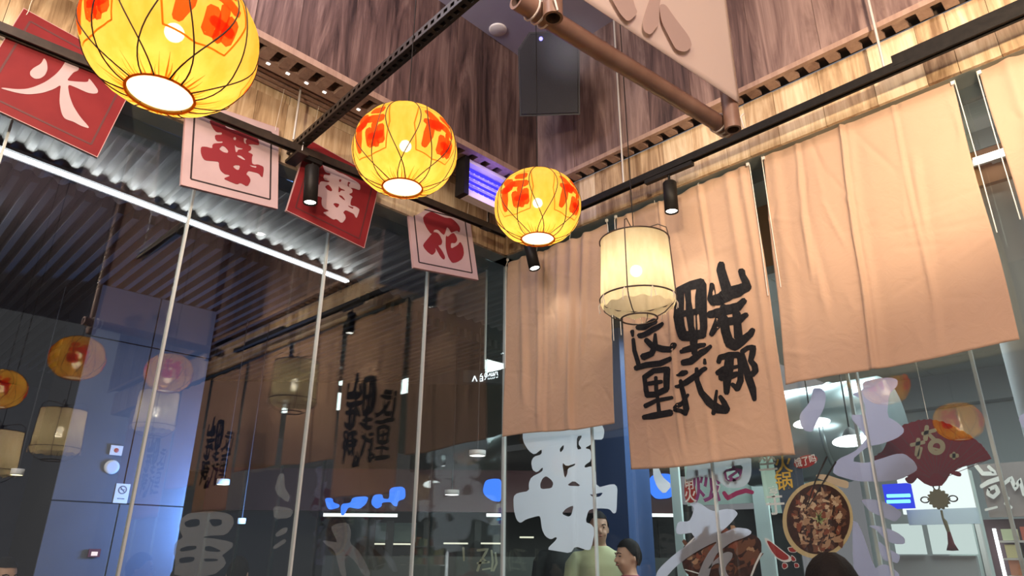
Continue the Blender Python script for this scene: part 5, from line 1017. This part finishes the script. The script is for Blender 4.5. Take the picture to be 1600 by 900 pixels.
# steel duct; glowing ovals stand in for reflections of round lights
dcn = PY(1.5).at(1290, 676); du = thing('steel_duct', 'large bluish steel duct outside between lettered and blank cloths', 'duct', tuple(dcn))
rot = Matrix.Rotation(math.pi / 2, 3, 'Y'); x1 = PY(1.5).at(1402, 680).x
MB().lathe([(0.30, -0.62), (0.34, -0.6), (0.34, x1 - dcn.x - 0.04), (0.31, x1 - dcn.x), (0.0001, x1 - dcn.x)], 40, 0, dcn, rot).build('duct_body', M_DUCT, du)
for k in (-0.3, 0.1): MB().lathe([(0.342, k - 0.015), (0.352, k), (0.342, k + 0.015)], 40, 0, dcn, rot).build('band', M_DUCT, du)
MB().box((dcn.x - 0.4, 1.47, dcn.z + 0.33), (dcn.x - 0.37, 1.53, 3.6)).build('hanger', M_STEEL, du)
def oval(px, py, w, h, label, y=1.02):
    p_ = PY(y).at(px, py); o = thing('oval_reflection', label, 'lamp', tuple(p_)); MB().ball(p_, w, 0.04, h, 20, 10).build('bulb', emis('oval_glow', (0.95, 1.0, 1.0), 4.5), o); MB().lathe([(0.05, h * 0.9), (0.03, h + 0.03), (0.006, h + 0.05)], 14, 0, p_).build('cap', M_FIN, o); MB().tube([p_ + Z * h, Vector((p_.x, p_.y, 3.6))], 0.005, 6).build('stem', M_FIN, o)  # bulb, cap and stem are made up; the glow imitates a reflection
oval(1268, 661, 0.125, 0.034, 'left bright oval reflection of a round light in front of the steel duct'); oval(1330, 689, 0.12, 0.038, 'right bright oval reflection of a round light in front of the steel duct')
# light box, blue lamp, pier, sign board, display
lb = thing('light_box', 'large white light box panel outside below the red fan', 'light box', tuple(PY(2.2).at(1465, 900)), kind='thing')
wallbox(1396, 722, 1524, 800, 2.2, 0.05, 'lit_panel', emis('panel_glow', (0.93, 1.0, 0.98), 0.95), lb)
wallbox(1416, 797, 1530, 818, 2.17, 0.06, 'grey_band', mat('band_grey', (0.40, 0.45, 0.50), 0.4), lb)
wallbox(1392, 819, 1446, 866, 2.2, 0.05, 'lower_panel', emis('panel_glow_low', (0.85, 0.98, 0.94), 0.62), lb); wallbox(1448, 819, 1526, 866, 2.2, 0.05, 'lower_panel', emis('panel_glow_low', (0.85, 0.98, 0.94), 0.62), lb)
wallbox(1392, 868, 1540, 940, 2.22, 0.05, 'base', mat('base_grey', (0.22, 0.22, 0.22), 0.5), lb)
bm_ = thing('blue_lamp', 'blue glowing lamp box with two bright tubes beside the white light box', 'lamp', tuple(PY(2.0).at(1395, 775)))
wallbox(1378, 757, 1424, 793, 2.0, 0.10, 'box', emis('deep_blue', (0.03, 0.06, 0.95), 0.75), bm_)
a = PY(2.1).at(1410, 775); MB().box((a.x - 0.02, 2.10, a.z - 0.02), (a.x + 0.02, 2.198, a.z + 0.02)).build('bracket', M_FIN, bm_)
for y_ in (775, 784): 
    a, b = PY(1.985).at(1386, y_), PY(1.985).at(1422, y_ - 1); MB().tube([a, b], 0.012, 8).build('tube', emis('blue_tube_glow', (0.15, 0.6, 1.0), 2.2), bm_)
pi_ = thing('pale_pier', 'pale grey pier between the light box and the curly sign board', 'pier', tuple(PY(2.5).at(1530, 930)), kind='thing')
a = PY(2.5).at(1527, 930).x; b = PY(2.5).at(1562, 930).x
MB().box((a - 0.12, 2.5, 0), (b - 0.06, 2.8, PY(2.5).at(1540, 727).z)).build('shaft', mat('pier_pale', (0.46, 0.52, 0.50), 0.4), pi_); MB().box((b - 0.05, 2.48, 0), (b - 0.02, 2.52, PY(2.5).at(1540, 727).z)).build('edge_strip', M_STEEL, pi_)
sb = thing('curly_signboard', 'grey brown sign board with pale curly letters at the right edge', 'sign', tuple(PY(1.7).at(1565, 770)))
wallbox(1527, 726, 1625, 806, 1.7, 0.04, 'board', mat('board_greybrown', (0.30, 0.25, 0.24), 0.5), sb)
PSB = PY(1.69); mb = MB(); ms = lambda x, y: PSB.p3(*PSB.uv(x, y), 0.0); kx = lambda pts: crop(1380, 640, 4.5, pts)
for s_ in ([(650, 390, 26), (700, 450, 30), (790, 450, 28), (740, 400, 24)], [(690, 540, 30), (740, 510, 34), (830, 480, 34)], [(745, 560, 26), (790, 540, 30), (810, 580, 28), (775, 615, 28), (735, 595, 24), (742, 560, 22)], [(720, 705, 18), (800, 685, 16)], [(850, 520, 26), (900, 480, 30), (930, 560, 28), (960, 490, 28), (990, 600, 24)], [(880, 620, 24), (860, 660, 26), (900, 690, 24)]): mb.strip(kx(s_), ms, sub=5)
mb.build('curly_lettering', mat('sign_cream', (0.85, 0.82, 0.78), 0.5), sb)
ds = thing('display_shelf', 'lit goods display with bright vertical strip at the lower right edge', 'display', tuple(PY(1.72).at(1575, 930)), kind='thing')
wallbox(1536, 812, 1640, 960, 1.76, 0.05, 'back', mat('display_back', (0.10, 0.06, 0.07), 0.6), ds)
PD = PY(1.715); a, b = PD.at(1553, 826), PD.at(1569, 905); MB().tube([a, Vector((a.x, a.y, 0.9))], 0.010, 8).build('light_strip', emis('strip_glow', (0.95, 0.97, 1.0), 3.0), ds)
GOODS = [mat('goods', c_, 0.5) for c_ in ((0.55, 0.60, 0.40), (0.50, 0.12, 0.08), (0.62, 0.55, 0.30), (0.25, 0.30, 0.22), (0.60, 0.25, 0.15))]
for r_ in range(3):
    z_ = PD.at(1580, 845 + 27 * r_).z; MB().box((a.x + 0.03, 1.625, z_ - 0.012), (a.x + 0.75, 1.755, z_)).build('shelf', M_STEEL, ds)
    for k in range(5): h_ = rr.uniform(0.06, 0.10); tag(MB().box((a.x + 0.05 + k * 0.10, 1.63, z_ + 0.001), (a.x + 0.125 + k * 0.10, 1.70, z_ + h_)).build('goods_box', GOODS[(r_ * 2 + k) % 5]), '%s goods box on the %s display shelf, %s from the bright strip' % (('pale green', 'dark red', 'straw yellow', 'dark olive', 'rust orange')[(r_ * 2 + k) % 5], ('top', 'middle', 'bottom')[r_], ('first', 'second', 'third', 'fourth', 'fifth')[k]), 'box', 'goods on the lit display')
# tan bulkhead and lamp seen through the gaps between the cloths
bk = thing('tan_bulkhead', 'tan board bulkhead under the mall ceiling seen between the cloths', 'bulkhead', (3.0, 0.54, 3.4), kind='thing')
MB().box((1.80, 0.52, 3.15), (2.6, 0.56, 3.60)).build('board', M_TAN, bk); MB().box((2.605, 0.52, 3.27), (5.6, 0.56, 3.48)).build('board', M_TAN, bk)
MB().box((2.605, 0.52, 3.485), (5.6, 0.56, 3.60)).build('upper_board', M_MALLC, bk); MB().box((1.80, 0.50, 3.09), (2.6, 0.58, 3.145)).build('lower_edge', M_MALLW, bk)
p_ = PY(0.46).at(1552, 243); gl = thing('gap_lamp', 'short white batten lamp seen in the gap at the far right', 'lamp', tuple(p_)); MB().box((p_.x - 0.09, 0.44, p_.z - 0.014), (p_.x + 0.09, 0.47, p_.z + 0.014)).build('tube', emis('gap_glow', (1, 0.97, 0.9), 4), gl); MB().box((p_.x - 0.10, 0.47, p_.z - 0.02), (p_.x + 0.10, 0.49, p_.z + 0.02)).build('case', M_WHITE, gl); MB().box((p_.x - 0.02, 0.49, p_.z - 0.02), (p_.x + 0.02, 0.519, p_.z + 0.02)).build('bracket', M_WHITE, gl)
gp = thing('grey_column', 'smooth pale grey column outside in the gap at the far right', 'column', tuple(PY(0.8).at(1570, 470)), kind='thing'); MB().lathe([(0.17, 0.0), (0.17, 3.6)], 32, 0, (PY(0.8).at(1562, 420).x + 0.08, 0.80, 0)).build('shaft', mat('column_grey', (0.48, 0.49, 0.52), 0.5), gp)
for px_, lab in ((1533, 'thin bright mullion outside at the right beside the sign board'), (1330, 'thin pale mullion outside behind the lilac life character')):
    p_ = PY(0.5).at(px_, 620); tag(MB().box((p_.x - 0.008, 0.49, 0), (p_.x + 0.008, 0.51, 3.6)).build('storefront_mullion', M_SEAM), lab, 'mullion')
bp_ = thing('blue_pillar', 'dark blue pillar outside in the gap between the corner cloth and lettered cloth', 'pillar', tuple(PY(2.0).at(967, 900)), kind='thing')
xa, xb = PY(2.0).at(930, 700).x, PY(2.0).at(976, 700).x; MB().box((xa, 2.0, 0), (xb, 2.4, 3.6)).build('shaft', mat('pillar_blue', (0.055, 0.10, 0.24), 0.35), bp_); MB().box((xa - 0.01, 1.99, 0), (xb + 0.01, 2.41, 0.2)).build('base', M_FIN, bp_)
struct('trim_1', MB().box((0.2, 6.5, 3.2), (9.8, 6.7, ZM)), M_MALLW)

# ================================================================== PEOPLE
M_SKIN = mat('skin', (0.50, 0.30, 0.21), 0.55); M_HAIR = mat('black_hair', (0.007, 0.006, 0.0065), 0.7, spec=0.15, bump=0.3, nscale=120); M_EYE = mat('eye_dark', (0.03, 0.02, 0.02), 0.3); M_LIP = mat('lip', (0.40, 0.17, 0.14), 0.5)
def person(label, base, height, facing, shirt, seated=0.0, trouser=(0.04, 0.045, 0.06), cap=None, bald=0.0, emblem=None):
    """standing or seated figure: one fused body, clothes and hair as children. base = spot on the floor, facing = angle of the chest"""
    t = thing('person', label, 'person', base); s = height / 1.72; q = Matrix.Rotation(facing, 3, 'Z'); b = Vector(base)
    dz = -seated
    T = lambda x, y, z: b + q @ Vector((x * s, y * s, z * s + dz))
    def loft(rings, mb, n=20, mi=0):
        vs = []
        for z, rx, ry, yo in rings:
            for j in range(n): a = 2 * math.pi * j / n; vs.append(T(rx * math.cos(a), yo + ry * math.sin(a), z))
        mb.add(vs, [(i * n + j, i * n + (j + 1) % n, (i + 1) * n + (j + 1) % n, (i + 1) * n + j) for i in range(len(rings) - 1) for j in range(n)], mi, True)
        mb.add(vs[:n], [tuple(range(n))[::-1]], mi); mb.add(vs[-n:], [tuple(range(n))], mi)
    def limb(pts, rs, mb, n=12): mb.tube([T(*p_) for p_ in pts], [r * s for r in rs], n)
    body = MB()
    loft([(0.86, 0.155, 0.115, 0), (0.95, 0.165, 0.12, 0), (1.06, 0.14, 0.105, 0), (1.20, 0.155, 0.115, -0.01), (1.32, 0.175, 0.115, -0.01), (1.40, 0.165, 0.09, -0.005), (1.445, 0.09, 0.065, 0), (1.47, 0.058, 0.058, 0.006), (1.52, 0.054, 0.056, 0.012)], body)
    loft([(1.48, 0.040, 0.045, 0.03), (1.505, 0.050, 0.062, 0.035), (1.53, 0.060, 0.080, 0.03), (1.57, 0.068, 0.092, 0.022), (1.62, 0.074, 0.098, 0.014), (1.66, 0.073, 0.095, 0.008), (1.69, 0.060, 0.078, 0.004), (1.712, 0.034, 0.045, 0.002), (1.72, 0.01, 0.014, 0.002)], body, 24)
    body.ball(T(0, 0.122, 1.578), 0.012 * s, 0.020 * s, 0.022 * s, 10, 8); body.ball(T(0, 0.132, 1.566), 0.017 * s, 0.014 * s, 0.011 * s, 10, 6)
    for e in (-1, 1): body.ball(T(e * 0.076, 0.0, 1.59), 0.010 * s, 0.020 * s, 0.032 * s, 10, 8); body.ball(T(e * 0.028, 0.112, 1.622), 0.022 * s, 0.010 * s, 0.006 * s, 8, 6); body.ball(T(e * 0.036, 0.09, 1.555), 0.024 * s, 0.020 * s, 0.022 * s, 8, 6)
    for e in (-1, 1):
        el = (e * 0.245, -0.02, 1.10); wr_ = (e * 0.235, 0.10, 0.86) if not seated else (e * 0.17, 0.24, 1.0)
        limb([(e * 0.165, -0.005, 1.375), (e * 0.205, -0.01, 1.33), el, wr_], [0.052, 0.050, 0.040, 0.028], body)
        limb([wr_, (wr_[0], wr_[1] + 0.03, wr_[2] - 0.035), (wr_[0], wr_[1] + 0.05, wr_[2] - 0.085)], [0.028, 0.038, 0.034], body, 10)
        if seated: limb([(e * 0.09, 0.0, 0.90), (e * 0.11, 0.22, 0.93), (e * 0.12, 0.45, 0.92), (e * 0.12, 0.47, 0.70), (e * 0.12, 0.44, 0.47)], [0.085, 0.078, 0.058, 0.052, 0.036], body)
        else: limb([(e * 0.085, 0, 0.90), (e * 0.09, 0.005, 0.72), (e * 0.095, 0.01, 0.48), (e * 0.095, -0.01, 0.28), (e * 0.095, -0.015, 0.07)], [0.090, 0.078, 0.054, 0.052, 0.036], body)
        f0 = (e * 0.12, 0.44, 0.45) if seated else (e * 0.095, -0.015, 0.045)
        limb([(f0[0], f0[1] - 0.04, f0[2]), (f0[0], f0[1] + 0.08, f0[2] - 0.005), (f0[0], f0[1] + 0.19, f0[2] - 0.018)], [0.040, 0.042, 0.026], body)
    o = body.build('body', M_SKIN, t); rm = o.modifiers.new('fuse', 'REMESH'); rm.mode = 'VOXEL'; rm.voxel_size = 0.0105; rm.use_smooth_shade = True; sm = o.modifiers.new('soften', 'SMOOTH'); sm.iterations = 2
    for e in (-1, 1):      # five separate fingers on each hand
        wr_ = (e * 0.235, 0.10, 0.86) if not seated else (e * 0.17, 0.24, 1.0); hd = MB()
        for k, L_ in enumerate((0.066, 0.075, 0.070, 0.055)):
            y0 = wr_[1] + 0.075 - 0.02 * k; z0 = wr_[2] - 0.088; limb([(wr_[0], y0, z0 + 0.02), (wr_[0] - e * 0.004, y0 + 0.006, z0 - L_ * 0.5), (wr_[0] - e * 0.016, y0 + 0.004, z0 - L_)], [0.0095, 0.009, 0.007], hd, 8)
        limb([(wr_[0] - e * 0.01, wr_[1] + 0.065, wr_[2] - 0.04), (wr_[0] - e * 0.03, wr_[1] + 0.085, wr_[2] - 0.07), (wr_[0] - e * 0.035, wr_[1] + 0.088, wr_[2] - 0.10)], [0.012, 0.010, 0.008], hd, 8); hd.build('fingers', M_SKIN, t)
    sh = MB(); M_S = mat('shirt', shirt, 0.85, bump=0.25, nscale=18)
    loft([(0.83, 0.185, 0.140, 0), (0.95, 0.182, 0.137, 0), (1.06, 0.168, 0.130, 0), (1.20, 0.175, 0.135, -0.01), (1.32, 0.192, 0.132, -0.01), (1.395, 0.182, 0.106, -0.005), (1.44, 0.115, 0.085, 0), (1.468, 0.070, 0.070, 0.004)], sh, 28)
    for e in (-1, 1): limb([(e * 0.12, -0.005, 1.372), (e * 0.180, -0.005, 1.365), (e * 0.215, -0.01, 1.32), (e * 0.240, -0.018, 1.18), (e * 0.246, -0.02, 1.12)], [0.060, 0.066, 0.066, 0.060, 0.058], sh, 16)
    so_ = sh.build('shirt', M_S, t); rm = so_.modifiers.new('fuse', 'REMESH'); rm.mode = 'VOXEL'; rm.voxel_size = 0.012; rm.use_smooth_shade = True; sm = so_.modifiers.new('soften', 'SMOOTH'); sm.iterations = 3
    tr_ = MB(); M_T = mat('trousers', trouser, 0.85)
    for e in (-1, 1):
        if seated: limb([(e * 0.08, 0.0, 0.91), (e * 0.11, 0.22, 0.935), (e * 0.12, 0.46, 0.92), (e * 0.12, 0.48, 0.70), (e * 0.12, 0.45, 0.50)], [0.105, 0.095, 0.075, 0.068, 0.058], tr_)
        else: limb([(e * 0.085, 0, 0.93), (e * 0.09, 0.005, 0.72), (e * 0.095, 0.01, 0.48), (e * 0.095, -0.01, 0.28), (e * 0.095, -0.012, 0.06)], [0.098, 0.090, 0.070, 0.066, 0.060], tr_)
    loft([(0.84, 0.172, 0.128, 0), (0.98, 0.172, 0.127, 0)], tr_); tr_.build('trousers', M_T, t)
    hr = MB(); n = 28; vs = []; rows = 9                                   # hair cap, lower at the back than over the brow
    for i in range(rows + 1):
        for j in range(n):
            a = 2 * math.pi * j / n; fr = math.sin(a); low = 1.645 + bald * 0.03 if fr > 0.5 else (1.60 if fr > -0.2 else 1.535); low = 1.535 + (1.672 + bald * 0.02 - 1.535) * max(0, min(1, (fr + 0.6) / 1.2)); z = low + (1.738 - low) * (i / rows)
            k = math.sqrt(max(0.0, 1 - ((z - 1.61) / 0.132) ** 2)); lump = 1 + 0.03 * math.sin(7 * a + 5 * i)
            vs.append(T(0.083 * k * math.cos(a) * lump, 0.008 + 0.106 * k * math.sin(a) * lump, z))
    hr.add(vs, [(i * n + j, i * n + (j + 1) % n, (i + 1) * n + (j + 1) % n, (i + 1) * n + j) for i in range(rows) for j in range(n)], 0, True); hr.add(vs[-n:], [tuple(range(n))]); hr.build('hair', cap or M_HAIR, t)
    ey = MB(); lp = MB()
    for e in (-1, 1): ey.ball(T(e * 0.030, 0.1035, 1.604), 0.013 * s, 0.006 * s, 0.0055 * s, 10, 6)
    ey.build('eyes', M_EYE, t); br_ = MB()
    for e in (-1, 1): br_.tube([T(e * 0.016, 0.119, 1.624), T(e * 0.032, 0.115, 1.630), T(e * 0.048, 0.100, 1.625)], 0.0035 * s, 6)
    br_.build('eyebrows', M_HAIR, t); lp.ball(T(0, 0.112, 1.540), 0.022 * s, 0.008 * s, 0.007 * s, 12, 6); lp.build('lips', M_LIP, t)
    return t
def stand_at(px, py, y=None, x=None, top=1.72):
    p_ = PY(y).at(px, py) if y is not None else PX(x).at(px, py); return p_
a_cam = lambda p_: math.atan2(CAM.y - p_.y, CAM.x - p_.x) - math.pi / 2
p_ = stand_at(934, 802, y=1.0); person('man in a pale yellow green shirt standing outside the right glass', (p_.x, p_.y, 0), p_.z, a_cam(p_) + 0.12, (0.52, 0.55, 0.33), bald=0.3)
p_ = stand_at(983, 845, y=0.45); person('person in a plum shirt with black hair beside the yellow green shirt', (p_.x, p_.y, 0), p_.z, a_cam(p_) - 1.1, (0.23, 0.035, 0.075))
p_ = stand_at(880, 806, y=1.35); pp = person('person in a dark green shirt standing behind the white grandmother character', (p_.x, p_.y, 0), p_.z, a_cam(p_), (0.025, 0.032, 0.034))
p_ = along(1295, 873, 2.35); zt = p_.z; person('seated diner with black hair whose crown shows below the hotpot print', (p_.x, p_.y, 0), 1.70, a_cam(p_) + math.pi, (0.03, 0.03, 0.035), seated=1.70 - zt + 0.0)
stt = thing('dining_stool', 'round wooden stool under the diner near the right glass', 'stool', (p_.x, p_.y, 0)); zs = 0.86 * 1.70 / 1.72 - (1.70 - zt) - 0.06
MB().lathe([(0.0001, zs), (0.16, zs), (0.17, zs - 0.015), (0.16, zs - 0.035), (0.0001, zs - 0.035)], 28, 0, (p_.x, p_.y, 0)).build('seat', MW_EDGE, stt)
for k in range(4):
    u_ = Vector((math.cos(k * math.pi / 2 + 0.78), math.sin(k * math.pi / 2 + 0.78), 0)); MB().tube([Vector((p_.x, p_.y, zs - 0.035)) + u_ * 0.12, Vector((p_.x, p_.y, 0)) + u_ * 0.17], 0.014, 8).build('leg', MW_EDGE, stt)
for px_, py_, x_, lab, shc, tn in ((8, 874, -0.75, 'passer by in a dark cap and coat at the lower left corner', (0.03, 0.03, 0.035), 0.5), (287, 884, -0.7, 'dark haired passer by below the reflected heavy character, nearer the pier', (0.05, 0.05, 0.07), 2.4), (374, 872, -0.8, 'dark haired passer by below the reflected heavy character, nearer the second seam', (0.07, 0.06, 0.06), 2.9)):
    p_ = stand_at(px_, py_, x=x_); person(lab, (p_.x, p_.y, 0), p_.z, a_cam(p_) + tn, shc)
